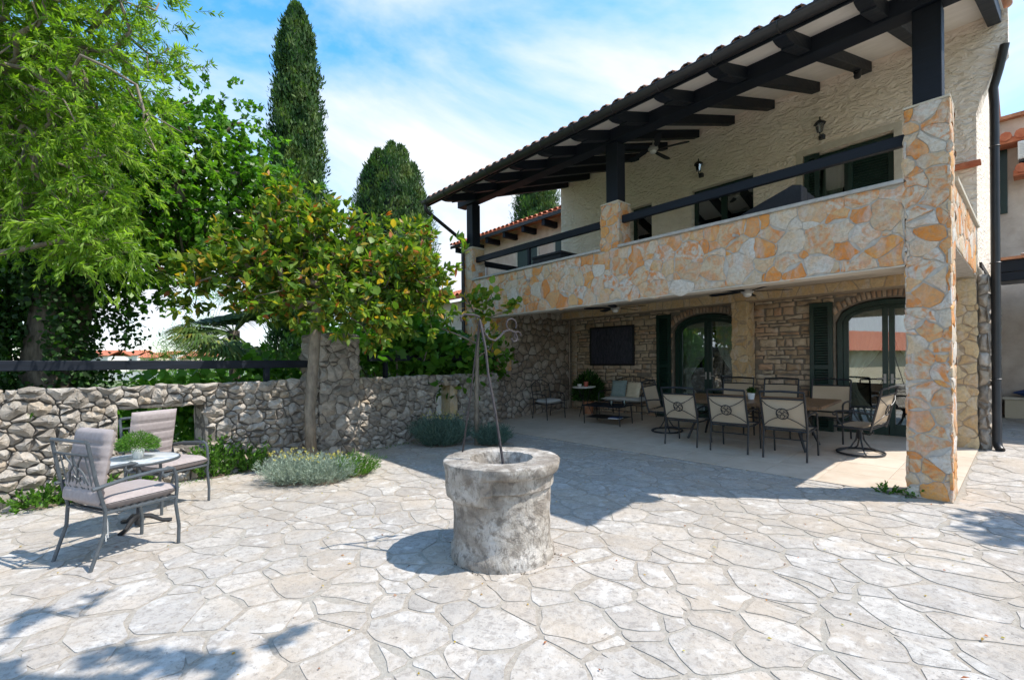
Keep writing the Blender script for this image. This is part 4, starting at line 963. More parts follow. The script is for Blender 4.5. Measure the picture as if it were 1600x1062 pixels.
MB().lathe([(.30, .612), (.312, .618), (.312, .632), (.30, .638)], 40).build('tabletop', 'mosaic_mat', bt, smooth='auto')
mb = MB(); mb.lathe([(.318, .607), (.325, .615), (.325, .628), (.318, .636), (.313, .633), (.313, .611)], 40, cap=False); mb.build('rim', 'grey_metal_mat', bt, smooth='auto')
MB().lathe([(.03, .02), (.035, .06), (.018, .12), (.016, .3), (.028, .34), (.016, .38), (.016, .57), (.05, .606)], 14).build('column', 'iron_mat', bt, smooth='auto')
for k in range(3):
    a = k * 2 * math.pi / 3 + .3; d = V(math.cos(a), math.sin(a), 0)
    MB().tube([d * .01 + V(0, 0, .10), d * .09 + V(0, 0, .085), d * .17 + V(0, 0, .03), d * .25 + V(0, 0, .012)], [.022, .022, .017, .02], 8).build('foot', 'iron_mat', bt, smooth='auto')

def dining(kind, label):
    """Patio chair with sling seat; kind 'four' has four legs, 'swivel' a ring base."""
    c = empty('dining_chair' if kind == 'four' else 'swivel_chair', (0, 0, 0), 0, label, 'chair', 'dining chairs round the patio table' if kind == 'four' else 'swivel chairs at the table ends'); M = 'iron_mat'
    hw = .285; zs = .42
    def bk(x, z): return (x, -.235 - (z - .42) * .24, z)
    for sx in (-1, 1):
        x = sx * hw
        if kind == 'four':
            MB().tube([(x, -.30, 0), (x, -.27, .2), (x, -.235, .42), bk(x, .7), bk(x, .99)], [.014, .014, .016, .016, .014], 8).build('leg', M, c, smooth='auto')
            MB().tube([(x * 1.03, .25, 0), (x * 1.03, .24, .3), (x * 1.03, .225, .60), (x * 1.03, .19, .645)], .014, 8).build('leg', M, c, smooth='auto')
        else: MB().tube([(x, -.225, .38), bk(x, .7), bk(x, .99)], .016, 8).build('back_post', M, c, smooth='auto')
        a = MB(); a.tube([bk(x, .63), (x * 1.02, -.12, .655), (x * 1.03, .08, .66), (x * 1.03, .19, .645), (x * 1.03, .235, .62), (x * 1.03, .23, .59), (x * 1.03, .2, .59)], .013, 8, flat=1)
        if kind != 'four': a.tube([(x * 1.03, .19, .645), (x * 1.03, .17, .52), (x, .10, .42)], .012, 8)
        a.build('armrest', M, c, smooth='auto')
    f = MB()
    f.tube([(-hw, .23, zs), (hw, .23, zs)], .013, 8); f.tube([(-hw, -.235, zs), (hw, -.235, zs)], .013, 8)
    for sx in (-1, 1): f.tube([(sx * hw, .23, zs), (sx * hw, 0, zs - .012), (sx * hw, -.235, zs)], .014, 8)
    if kind == 'four': f.tube([(-hw, -.26, .30), (hw, -.26, .30)], .009, 6)
    f.build('seat_frame', M, c, smooth='auto')
    s = MB(); vs = []; fs = []; n = 8
    for i in range(n + 1):
        for j in range(n + 1):
            u, v = i / n, j / n; vs.append(((u * 2 - 1) * (hw - .008), -.23 + .47 * v, zs + .012 - .022 * math.sin(math.pi * u) * math.sin(math.pi * min(1, v * 1.1)) - (.02 * max(0, v - .8) * 5 if v > .8 else 0)))
    for i in range(n):
        for j in range(n): a = i * (n + 1) + j; fs.append((a, a + n + 1, a + n + 2, a + 1))
    s.add(vs, fs); s.build('seat', 'sling_fabric_mat', c, smooth=True)
    b = MB(); vs = []; fs = []
    for i in range(n + 1):
        for j in range(n + 1):
            u, v = i / n, j / n; x, y, z = bk((u * 2 - 1) * (hw - .012), .46 + .42 * v); vs.append((x, y - .03 * math.sin(math.pi * u) * math.sin(math.pi * v) + .004, z))
    for i in range(n):
        for j in range(n): a = i * (n + 1) + j; fs.append((a, a + n + 1, a + n + 2, a + 1))
    b.add(vs, fs); b.build('backrest', 'sling_fabric_mat', c, smooth=True)
    for za, zb, yb, rr in ((.99, 1.005, -.03, .016), (.885, .893, -.025, .011), (.455, .45, -.02, .011)): MB().tube([bk(-hw, za), tuple(V(*bk(0, zb)) + V(0, yb, 0)), bk(hw, za)], rr, 8).build('back_rail', M, c, smooth='auto')
    o = MB(); cz = .675; off = V(0, -.052, 0); P = lambda x, z: tuple(V(*bk(x, z)) + off)
    o.tube([P(.078 * math.cos(a), cz + .078 * math.sin(a)) for a in [i * math.pi / 10 for i in range(20)]], .0075, 6, closed=True)
    for sx in (-1, 1):
        for sz, zz in ((1, .868), (-1, .475)):
            o.tube([P(sx * .055, cz + sz * .055), P(sx * .13, cz + sz * .085), tuple(V(*bk(sx * .20, cz + sz * .125)) + V(0, -.042, 0)), bk(sx * (hw - .005), zz)], .006, 5)
    for k in range(4):
        a = k * math.pi / 2; cx, cz_ = .038 * math.cos(a), .038 * math.sin(a)
        o.tube([P(cx + .028 * math.cos(q + a), cz + cz_ + .028 * math.sin(q + a)) for q in [i * 5.2 / 9 for i in range(10)]], .005, 5)
    o.build('back_ornament', M, c, smooth='auto')
    if kind != 'four':
        q = MB(); q.lathe([(.035, .22), (.035, .36), (.09, .40), (.09, .41)], 12)
        q.tube([(0, -.12, .40), (0, -.17, .33), (0, -.12, .29), (0, 0, .30)], .012, 6)
        q.build('swivel_column', M, c, smooth='auto')
        q = MB(); q.tube([(.29 * math.cos(a), .29 * math.sin(a), .018) for a in [i * math.pi / 16 for i in range(32)]], .016, 8, closed=True); q.build('ring_base', M, c, smooth='auto')
        for k in range(4):
            a = k * math.pi / 2 + .6; d = V(math.cos(a), math.sin(a), 0)
            MB().tube([d * .03 + V(0, 0, .33), d * .05 + V(0, 0, .20), d * .12 + V(0, 0, .09), d * .28 + V(0, 0, .025)], .012, 7).build('leg', M, c, smooth='auto')
    return c
cA = dining('four', 'beige sling dining chair with back to camera, nearest the stone corner pillar')
terrace_place(cA, 1.86, 1.10, HR + R(2))
for s_, l in ((2.66, 'beige sling dining chair, middle one of the three seen from behind'), (3.47, 'beige sling dining chair seen from behind, farthest from the stone corner pillar')):
    terrace_place(relabel(copy_tree(cA), l), s_, 1.10 + random.uniform(-.02, .02), HR + R(random.uniform(-3, 3)))
for s_, l in ((1.80, 'beige sling dining chair across the table in front of the green shutter'), (2.58, 'beige sling dining chair across the table, below the bare masonry beside the shutter'), (3.36, 'beige sling dining chair across the table at the foot of the inner stone pillar')):
    terrace_place(relabel(copy_tree(cA), l), s_, 2.62, HR + R(180 + random.uniform(-3, 3)))
sw = dining('swivel', 'beige swivel chair with ring base at the sunny right end of the dining table')
terrace_place(sw, 1.17, 1.86, HR + R(90 - 8))
terrace_place(relabel(copy_tree(sw), 'beige swivel chair with ring base at the shaded end near the loveseat'), 4.32, 1.86, HR + R(-90 + 6))
tb = empty('dining_table', (0, 0, 0), 0, 'long dark wood outdoor dining table with metal legs set with one potted plant', 'table')
x0, x1, y0, y1 = -1.22, 1.22, -.52, .52
for i in range(8):
    a = y0 + i * (y1 - y0) / 8; MB().box((x0 + .05, a + .002, .70), (x1 - .05, a + (y1 - y0) / 8 - .002, .73), (random.random(),) * 3).build('table_plank', 'table_wood_mat', tb, bevel=.002)
mb = MB(); mb.box((x0, y0, .695), (x0 + .048, y1, .735)); mb.box((x1 - .048, y0, .695), (x1, y1, .735)); mb.box((x0 + .05, y0 - .018, .68), (x1 - .05, y0 - .001, .733)); mb.box((x0 + .05, y1 + .001, .68), (x1 - .05, y1 + .018, .733)); mb.build('table_edge', 'table_wood_mat', tb, bevel=.003)
for sx in (-1, 1):
    for sy in (-1, 1): MB().tube([(sx * .95, sy * .34, 0), (sx * .86, sy * .28, .25), (sx * .80, sy * .22, .45), (sx * .90, sy * .30, .68)], .022, 8).build('leg', 'iron_mat', tb, smooth='auto')
mb = MB(); mb.tube([(-.82, 0, .42), (.82, 0, .42)], .014, 6)
for sx in (-1, 1): mb.tube([(sx * .81, -.22, .44), (sx * .81, .22, .44)], .012, 6)
mb.build('stretcher', 'iron_mat', tb, smooth='auto')
terrace_place(tb, 2.72, 1.80, HR)

# lounge corner: wrought iron armchair, loveseat, tables
def lounge(width, label, cat, name):
    c = empty(name, (0, 0, 0), 0, label, cat); M = 'iron_mat'; hw = width / 2; r = .012
    for sx in (-1, 1):
        x = sx * hw
        MB().tube([(x, .27, 0), (x, .265, .3), (x, .26, .56), (x, .2, .62), (x, .12, .60), (x, .13, .56)], r, 7).build('leg', M, c, smooth='auto')
        MB().tube([(x, -.33, 0), (x, -.27, .25), (x, -.26, .42), (x, -.31, .7), (x * .98, -.34, .82)], r, 7).build('leg', M, c, smooth='auto')
        MB().tube([(x, .22, .61), (x, 0, .62), (x, -.29, .60)], .014, 7).build('armrest', M, c, smooth='auto')
    f = MB(); f.tube([(-hw, .25, .38), (hw, .25, .38)], .011, 6); f.tube([(-hw, -.26, .38), (hw, -.26, .38)], .011, 6)
    for sx in (-1, 1): f.tube([(sx * hw, .25, .38), (sx * hw, -.26, .38)], .011, 6)
    nn = max(4, int(width / .13))
    for i in range(1, nn): x = -hw + width * i / nn; f.tube([(x, .25, .38), (x, -.26, .38)], .005, 4)
    f.build('seat_frame', M, c, smooth='auto')
    b = MB()
    def arc(u): return (u * hw * .98, -.34 - .01, .82 + .13 * math.cos(u * math.pi / 2))
    b.tube([arc(-1 + i / 8) for i in range(17)], .012, 6); b.tube([(-hw, -.335, .80), (hw, -.335, .80)], .008, 5); b.tube([(-hw, -.27, .47), (hw, -.27, .47)], .009, 5)
    for i in range(1, nn):
        u = -1 + 2 * i / nn; b.tube([(u * hw, -.27, .47), (u * hw, -.31, .66), arc(u)], .006, 5)
        if i % 2: b.tube([(u * hw + .045 * math.cos(a), -.30, .62 + .06 * math.sin(a)) for a in [k * math.pi / 5 for k in range(10)]], .005, 4, closed=True)
    b.build('back_frame', M, c, smooth='auto')
    s = MB(); s.cushion((0, 0, .435), (width - .05, .50, .10), None, .16, 9); s.build('seat_cushion', 'pale_cushion_mat', c, smooth=True)
    return c
terrace_place(lounge(.56, 'black wrought iron armchair with pale seat cushion against the rough side wall', 'chair', 'iron_armchair'), 7.50, 1.80, HR + R(-90 - 8))
lv = terrace_place(lounge(1.22, 'black wrought iron loveseat with arched back and pale seat pad under the framed picture', 'loveseat', 'iron_loveseat'), 6.05, 2.98, HR + R(180))
def cushion_obj(name, mat, s, t, z, rz, tilt, size, label):
    o = MB().cushion((0, 0, 0), (size, size, .13), None, .45, 10).build(name, mat, None, smooth=True); x, y = W(s, t)
    o.matrix_world = Matrix.Translation((x, y, gz(t) + z)) @ Matrix.Rotation(rz, 4, 'Z') @ Matrix.Rotation(R(tilt), 4, 'X'); return mark(o, label, 'cushion', 'cushions on the loveseat')
cushion_obj('throw_cushion', 'teal_cushion_mat', 6.32, 3.06, .69, HR + R(184), 104, .42, 'teal square cushion propped on the iron loveseat')
cushion_obj('throw_cushion', 'cream_cushion_mat', 5.86, 3.00, .67, HR + R(176), 106, .40, 'cream square cushion propped on the iron loveseat')
ct = empty('coffee_table', (0, 0, 0), 0, 'low black iron coffee table with a lower shelf in front of the loveseat', 'table')
MB().box((-.50, -.28, .40), (.50, .28, .425)).build('tabletop', 'dark_wood_mat', ct, bevel=.004)
for sx in (-1, 1):
    for sy in (-1, 1): MB().tube([(sx * .47, sy * .25, 0), (sx * .46, sy * .245, .40)], .012, 6).build('leg', 'iron_mat', ct, smooth='auto')
MB().box((-.45, -.235, .14), (.45, .235, .15)).build('shelf', 'iron_mat', ct)
terrace_place(ct, 5.85, 1.98, HR + R(3))
def small(name, s, t, z, parts, label, cat, rz=0):
    o = empty(name, (0, 0, 0), 0, label, cat)
    for nm, mb, mt in parts: mb.build(nm, mt, o, smooth='auto')
    return terrace_place(o, s, t, HR + rz, z)
small('magazine', 5.55, 1.86, .151, [('pages', MB().box((-.14, -.10, 0), (.14, .10, .014)), 'white_ceramic_mat'), ('cover', MB().box((-.142, -.102, .0145), (.142, .102, .018)), 'blue_cushion_mat')], 'blue magazine lying on the shelf of the coffee table', 'magazine', .3)
for s_, t_, l in ((5.66, 1.86, 'clear candle glass on the coffee table corner nearest the camera'), (5.42, 2.0, 'clear candle glass at the coffee table end beside the dining chairs')):
    small('candle_glass', s_, t_, .426, [('glass', MB().lathe([(.036, 0), (.04, .005), (.042, .11), (.038, .11), (.036, .01)], 14), 'window_glass_mat'), ('candle', MB().lathe([(.028, .008), (.028, .07)], 12), 'white_ceramic_mat')], l, 'candle')
st_ = empty('side_table', (0, 0, 0), 0, 'small round side table with pale top in the porch corner', 'table')
MB().lathe([(.28, .72), (.29, .725), (.29, .74), (.28, .745)], 32).build('tabletop', 'white_ceramic_mat', st_, smooth='auto')
for k in range(3):
    a = k * 2.094 + .4; MB().tube([(.2 * math.cos(a), .2 * math.sin(a), 0), (.06 * math.cos(a), .06 * math.sin(a), .36), (.18 * math.cos(a), .18 * math.sin(a), .72)], .009, 6).build('leg', 'iron_mat', st_, smooth='auto')
terrace_place(st_, 6.98, 2.55, HR)
small('red_mug', 6.90, 2.50, .746, [('cup', MB().lathe([(.045, 0), (.055, .04), (.058, .12), (.052, .12), (.048, .01)], 16), 'red_ceramic_mat')], 'red ceramic cup on the pale side table', 'cup')
small('white_bowl', 7.06, 2.44, .746, [('bowl', MB().lathe([(.03, 0), (.055, .03), (.06, .06), (.054, .06), (.03, .01)], 16), 'white_ceramic_mat')], 'small white bowl on the pale side table', 'bowl')

# ceiling fans
def fan(s, t, ztop, drop, rot, label, housing='stone_cap_mat'):
    o = empty('ceiling_fan', (*W(s, t), ztop), HR, label, 'ceiling fan', 'ceiling fans of the porch and balcony')
    MB().lathe([(.06, 0), (.06, -.03), (.02, -.06)], 16).build('canopy', housing, o, smooth='auto'); MB().tube([(0, 0, -.05), (0, 0, -drop)], .012, 8).build('rod', 'stone_cap_mat', o, smooth='auto')
    MB().lathe([(.03, -drop), (.09, -drop - .03), (.10, -drop - .08), (.07, -drop - .11)], 20).build('motor', housing, o, smooth='auto')
    MB().lathe([(.065, -drop - .111), (.06, -drop - .14), (.03, -drop - .16)], 16).build('light', 'white_ceramic_mat', o, smooth='auto')
    for k in range(5):
        a = rot + k * 2 * math.pi / 5; mb = MB(); mb.xf = Matrix.Rotation(a, 4, 'Z') @ Matrix.Rotation(R(10), 4, 'X')
        z = -drop - .07; mb.prism([(.10, -.02), (.2, -.055), (.58, -.07), (.66, -.04), (.66, .04), (.58, .065), (.2, .05), (.10, .02)], 2, z - .004, z + .004); mb.build('blade', 'dark_wood_mat', o)
    return o
fan(4.36, 1.5, 5.31 + .327 * 1.5 + .17, .27, .3, 'black five blade ceiling fan hanging above the balcony')
fan(5.35, 1.6, 2.88, .18, .1, 'black ceiling fan under the porch above the lounge chairs')
fan(2.62, 1.5, 2.88, .16, .5, 'black ceiling fan under the porch above the dining table')
def lantern(s, z, label):
    o = empty('wall_lantern', (*W(s, 3.19), z), HR, label, 'wall lantern', 'black lanterns on the balcony wall'); M = 'iron_mat'
    MB().lathe([(.0, -.19), (.05, -.19), (.055, -.13), (.03, -.10), (0, -.10)], 12, c=(0, -.02, 0)).build('wall_plate', M, o, smooth='auto')
    MB().tube([(0, -.03, -.15), (0, -.10, -.17), (0, -.14, -.14), (0, -.14, -.11)], .010, 6).build('arm', M, o, smooth='auto')
    MB().lathe([(.03, -.105), (.04, -.09), (.065, .05), (.06, .05), (.035, -.085)], 6, c=(0, -.14, 0)).build('glass', 'window_glass_mat', o)
    f = MB()
    for k in range(6):
        a = k * math.pi / 3; f.tube([(.04 * math.cos(a), -.14 + .04 * math.sin(a), -.10), (.067 * math.cos(a), -.14 + .067 * math.sin(a), .05)], .005, 4)
    f.build('cage', M, o); MB().lathe([(.10, .045), (.10, .055), (.05, .10), (.02, .115), (.012, .14), (.018, .155), (.004, .18)], 6, c=(0, -.14, 0)).build('roof', M, o)
    MB().lathe([(.012, -.09), (.014, -.02), (.01, .01)], 8, c=(0, -.14, 0)).build('bulb', 'white_ceramic_mat', o, smooth='auto')
lantern(1.97, 5.66, 'black wall lantern beside the balcony door nearest the timber corner post'); lantern(4.22, 5.66, 'black wall lantern above the middle balcony door near the ceiling fan')
sc_ = empty('security_camera', (*W(1.31, 2.55), 5.31 + .327 * 2.55 - .002), HR, 'small black dome security camera fixed under a rafter end', 'camera')
MB().lathe([(.055, 0), (.055, -.03), (.02, -.035)], 16).build('mount', 'iron_mat', sc_, smooth='auto'); MB().lathe([(.01, -.03), (.045, -.045), (.055, -.08), (.04, -.12), (.005, -.135)], 16).build('dome', 'gutter_mat', sc_, smooth='auto')
# balcony furniture seen above the coping
bs = empty('balcony_sofa', (*W(2.35, 1.35), 2.98), HR, 'dark covered outdoor sofa standing on the balcony behind the coping', 'sofa')
MB().box((-.65, -.45, .10), (.72, .60, .48)).build('base', 'black_fabric_mat', bs, bevel=.02)
mb = MB(); mb.prism([(-.62, .48), (.72, .48), (.72, 1.02), (.60, 1.05), (-.62, .62)], 1, -.45, -.20); mb.build('armrest', 'black_fabric_mat', bs, bevel=.015)
mb = MB(); mb.box((.50, -.19, .48), (.72, .60, .98)); mb.build('backrest', 'black_fabric_mat', bs, bevel=.015)
mb = MB()
for x in (-.6, .66):
    for y in (-.4, .55): mb.box((x - .03, y - .03, 0), (x + .03, y + .03, .10))
mb.build('feet', 'iron_mat', bs)
bb = empty('storage_box', (*W(6.45, 1.0), 2.98), HR, 'black storage box on the far end of the balcony by the middle pillar', 'box')
MB().box((-.42, -.35, 0), (.42, .35, .80)).build('body', 'black_fabric_mat', bb, bevel=.01); MB().box((-.44, -.37, .80), (.44, .37, .86)).build('lid', 'black_fabric_mat', bb, bevel=.01)

# right side: wing wall, canopy ledge, bench, lean-to
wing = empty('side_wing', (P0[0], P0[1], 0), HR, 'sunlit cream rendered side wing behind the drainpipe with terracotta ledges and green shutters', 'house')
MB().box((.005, 8.9, 0), (6, 9.2, 6.9)).build('wall', 'pink_render_mat', wing)
MB().box((.005, 8.75, 6.9), (6, 9.4, 6.98)).build('roof_edge', 'terracotta_mat', wing)
for x_, z_ in ((.02, 6.25), (.25, 5.5)):
    o = MB(); o.box((x_, 8.45, z_), (x_ + 1.6, 8.898, z_ + .12)); o = o.build('tile_ledge', 'terracotta_red_mat', wing, bevel=.006)
    for k in range(7): MB().tube([(x_ + .12 + k * .23, 8.40, z_ + .14), (x_ + .12 + k * .23, 8.89, z_ + .20)], .10, 8).build('ledge_tile', 'terracotta_red_mat', o, smooth='auto')
for x_, z0, z1 in ((.03, 4.8, 6.25), (.62, 4.0, 5.2)):
    MB().box((x_, 8.86, z0), (x_ + .12, 8.898, z1)).build('shutter', 'green_paint_mat', wing, bevel=.003)
lt = empty('lean_to_canopy', (P0[0], P0[1], 0), HR, 'low black lean-to canopy beside the house corner with a pale cover lying on it', 'canopy')
MB().box((.14, 5.2, 3.0), (4.5, 5.32, 3.20)).build('front_beam', 'dark_wood_mat', lt, bevel=.005); MB().box((.06, 5.32, 3.12), (4.5, 8.40, 3.17)).build('roof_sheet', 'gutter_mat', lt)
MB().box((.14, 5.16, 2.84), (4.5, 5.195, 2.98)).build('front_board', 'dark_wood_mat', lt, bevel=.005)
MB().box((4.3, 5.2, 0), (4.42, 5.32, 2.96)).build('post', 'dark_wood_mat', lt)
MB().box((.12, 5.14, 3.205), (4.5, 5.5, 3.25)).build('coping', 'terracotta_mat', lt)
lc_ = MB(); pad(lc_, (1.6, 6.0, 3.32), (2.4, 1.2), .14, 0, 1); lc_.build('cover_sheet', 'pale_cushion_mat', lt, smooth=True)
ac = empty('air_conditioner', (P0[0], P0[1], 0), HR, 'white air conditioning unit on the sunlit side wall by the terracotta ledge', 'air conditioner')
MB().box((.32, 8.40, 5.83), (1.15, 8.75, 6.22)).build('casing', 'appliance_mat', ac, bevel=.015)
for k in range(9): MB().box((.36, 8.385, 5.86 + k * .036), (1.11, 8.398, 5.88 + k * .036)).build('grille_bar', 'appliance_mat', ac)
MB().box((.34, 8.45, 5.78), (1.1, 8.898, 5.828)).build('bracket', 'iron_mat', ac)
bn = empty('wall_bench', (P0[0], P0[1], 0), HR, 'pale masonry bench against the cream wall beyond the drainpipe', 'bench')
MB().box((.10, 8.25, .20), (4.5, 8.88, .60)).build('seat_base', 'cream_render_mat', bn); MB().box((.06, 8.20, .601), (4.5, 8.88, .66)).build('seat_slab', 'smooth_stone_mat', bn, bevel=.01)
cb = MB(); cb.cushion((0, 0, .05), (1.9, .55, .16), None, .2, 10); cb = cb.build('bench_cushion', 'blue_cushion_mat', None, smooth=True); lx, ly = W(-1.15, 8.5); cb.location = (lx, ly, .70); cb.rotation_euler[2] = HR; mark(cb, 'blue pad lying on the pale masonry bench', 'cushion')
it = empty('iron_table', (*W(-1.0, 7.2), .19), HR, 'small black iron table in front of the masonry bench', 'table')
MB().lathe([(.36, .70), (.37, .71), (.37, .72), (.36, .73)], 28).build('tabletop', 'iron_mat', it, smooth='auto')
for k in range(4):
    a = k * math.pi / 2 + .5; MB().tube([(.30 * math.cos(a), .30 * math.sin(a), 0), (.08 * math.cos(a), .08 * math.sin(a), .4), (.26 * math.cos(a), .26 * math.sin(a), .70)], .012, 6).build('leg', 'iron_mat', it, smooth='auto')

# neighbour's house behind the balcony
nb = empty('neighbour_house', (0, 0, 0), 0, 'pink rendered neighbouring house with terracotta roof seen through the balcony', 'house')
nb.location = (*W(17.0, 6.8), 0); nb.rotation_euler[2] = HR
MB().box((0, 0, -.4), (7.5, 6, 7.15)).build('wall', 'pink_render_mat', nb)
nr = MB(); nr.prism([(-.75, 6.95), (3.2, 8.0), (6.9, 6.95), (6.9, 7.05), (3.2, 8.12), (-.75, 7.07)], 0, -1.0, 8.2); nr = nr.build('roof', 'terracotta_mat', nb)
re = MB()
for i in range(34):
    x = -.9 + i * .27
    mb = MB(); tile(mb, x, -.82, -.30, 7.10, 7.10 + .52 * .266, r=.115); mb.build('roof_tile', 'terracotta_red_mat', nr, smooth='auto', loc=(x, -.6, 7.1))
    tile(re, x, -.32, 3.25, 7.10 + .5 * .266, 8.18, r=.11)
mark(re.build('upper_roof_tiles', 'terracotta_red_mat', nr, smooth='auto'), kind='stuff')
for i in range(8): MB().box((-.7 + i * 1.15, -.72, 6.72), (-.54 + i * 1.15, 0, 6.94)).build('rafter', 'dark_wood_mat', nb)
MB().box((-1.0, -.80, 6.93), (8.2, -.75, 7.06)).build('fascia', 'gutter_mat', nb)
for x in (2.9, 5.1, 7.0):
    f = MB(); f.box((x - .1, -.03, 5.15), (x, -.004, 6.55)); f.box((x + 1.2, -.03, 5.15), (x + 1.3, -.004, 6.55)); f.box((x, -.03, 6.45), (x + 1.2, -.004, 6.55)); f = f.build('window', 'smooth_stone_mat', nb)
    MB().box((x, -.02, 5.15), (x + 1.2, -.006, 6.44)).build('shutter', 'green_paint_mat', f)
na = empty('air_conditioner', (0, 0, 0), 0, 'white air conditioning unit on the pink neighbouring house', 'air conditioner'); na.location = nb.location; na.rotation_euler = nb.rotation_euler
MB().box((-.05, -.40, 5.35), (.85, -.06, 6.15)).build('casing', 'appliance_mat', na, bevel=.02); MB().lathe([(.26, 0), (.26, .02), (.02, .025)], 24).build('fan_grille', 'stone_cap_mat', na, smooth='auto')
kids(na)[-1].matrix_local = Matrix.Translation((.30, -.401, 5.75)) @ Matrix.Rotation(R(90), 4, 'X')
# lower red tiled roof in front of it
lr = empty('low_tiled_roof', (*W(14.6, 2.6), 0), HR, 'low red tiled roof of an outbuilding glimpsed under the balcony rail', 'roof')
MB().box((0, 0, -.4), (5.6, 2.4, 3.6)).build('wall', 'pink_render_mat', lr); k_ = MB(); k_.prism([(-.3, 3.62), (2.7, 4.55), (2.7, 4.65), (-.3, 3.72)], 0, -.2, 5.8); k_.build('roof_deck', 'terracotta_red_mat', lr)
tr_ = MB()
for i in range(23):
    for j in range(7): y = -.35 + j * .44; tile(tr_, -.1 + i * .26, y, y + .48, 3.74 + (y + .3) * .31, 3.74 + (y + .78) * .31, r=.11)
mark(tr_.build('roof_tiles', 'terracotta_red_mat', lr, smooth='auto'), kind='stuff')

# distant town beyond the field
rnd = random.Random(12); k = 0
TL = ['white', 'cream', 'pale']
for (px, yy, wd_, hh_, mt) in ((152, 150, 11, 5.2, 'white_render_mat'), (196, 210, 16, 6.6, 'white_render_mat'), (232, 170, 9, 4.8, 'cream_render_mat'), (262, 230, 13, 7.2, 'white_render_mat'), (290, 180, 10, 4.6, 'cream_render_mat'), (322, 200, 15, 5.4, 'white_render_mat'), (350, 240, 13, 7.0, 'cream_render_mat'), (172, 250, 15, 8.4, 'cream_render_mat'), (215, 270, 12, 9.2, 'white_render_mat'), (306, 280, 14, 8.6, 'white_render_mat'), (640, 190, 14, 5.5, 'white_render_mat'), (705, 230, 15, 7.0, 'cream_render_mat')):
    lab = ['white house with orange tiled roof at the near edge of the distant town', 'long white house with red roof in the distant town seen left of the feathery bush', 'small cream cottage in the distant town behind the feathery bush', 'white two storey house in the distant town just left of the palm', 'low cream house in the distant town behind the palm', 'broad white house with orange roof in the distant town behind the palm trunk', 'tall cream house in the distant town at the palm', 'cream house at the back of the distant town beside the ivy trunk', 'tallest white house on the distant town skyline', 'white skyline house of the distant town behind the feathery bush', 'white distant house behind the fig leaves', 'cream distant house seen beside the left villa pillar'][k]; k += 1
    wd_ *= .62; h = empty('town_house', ((px - 800) / 729.2 * yy, yy, -.5), rnd.uniform(-.3, .3), lab, 'house', 'houses of the distant town')
    MB().box((-wd_ / 2, 0, 0), (wd_ / 2, 8, hh_)).build('wall', mt, h); r_ = MB(); r_.prism([(-.6, hh_), (4, hh_ + 1.7), (8.6, hh_), (8.6, hh_ + .25), (4, hh_ + 2), (-.6, hh_ + .25)], 0, -wd_ / 2 - .5, wd_ / 2 + .5); r_.build('roof', 'terracotta_red_mat', h)
    for i in range(int(wd_ / 3)):
        for j in range(max(1, int(hh_ / 2.8))):
            x = -wd_ / 2 + 1.2 + i * 2.8; MB().box((x, -.08, 1.0 + j * 2.8), (x + .9, .02, 2.3 + j * 2.8)).build('window', 'interior_mat', h)
fw = empty('field_wall', (-55, 62, -.45), .1, 'low white boundary wall across the field beyond the garden', 'wall'); MB().box((0, 0, 0), (38, .3, 1.1)).build('wall', 'white_render_mat', fw)
# opposite house, which the door panes mirror
oh = empty('opposite_house', (-17.5, -7.5, -.45), R(60), 'low house with red tiled roof across the lane, mirrored in the arched door', 'house')
MB().box((-7, 0, 0), (7, 6, 2.5)).build('wall', 'cream_render_mat', oh); r_ = MB(); r_.prism([(-.6, 2.5), (3, 4.0), (6.6, 2.5)], 0, -7.5, 7.5); r_.build('roof', 'terracotta_red_mat', oh)
kids(oh)

# ---------------------------------------------------------------- vegetation
def tones(n, lo=0, hi=1, power=1): t = rng.random((n, 3)); t[:, 0] = lo + (hi - lo) * t[:, 0] ** power; return t
def crown_leaves(name, P, mat, parent, per, Ln, Wd, spread, up=.2, droop=0, hexa=False, out=None, tone=None, fold=.25, along=None):
    n = len(P) * per; C = np.repeat(P, per, axis=0) + rng.normal(size=(n, 3)) * spread
    D = rdir(n, up); D[:, 2] -= droop; N = rdir(n, 1.2)
    if out is not None: D += np.repeat(out, per, axis=0) * .8
    L_ = Ln * (.7 + .6 * rng.random(n)); W_ = Wd * (.75 + .5 * rng.random(n)); T = tone if tone is not None else tones(n)
    return leaf_mesh(name, C, D, N, L_, W_, T, mat, parent, hexa, fold)

def tree(name, base, trunk, lobes, ntips, r0, bark, label, cat, leafkw, mat, group=None, rmin=.006, sub=3, twig=.35, wob=.10, subspread=.28):
    t = empty(name, base, 0, label, cat, group); b = Vector(base); loc = lambda p: tuple(Vector(p) - b)
    tips = in_lobes(lobes, ntips, .45); mb = MB(); skeleton(mb, None, [loc(p) for p in tips], r0, rmin, [loc(p) for p in trunk], wob=wob)
    mark(mb.build('trunk', bark, t, smooth=True), None)
    tw = np.repeat(tips, sub, axis=0) + rng.normal(size=(ntips * sub, 3)) * subspread
    cen = np.mean([l[:3] for l in lobes], axis=0); out = tw - cen; out /= np.linalg.norm(out, axis=1, keepdims=True) + 1e-9
    dr = out * .8 + rdir(len(tw), .1) * .8; dr /= np.linalg.norm(dr, axis=1, keepdims=True)
    spray_leaves('crown', tw - np.array(base), dr, mat, t, **leafkw)
    return t, tw

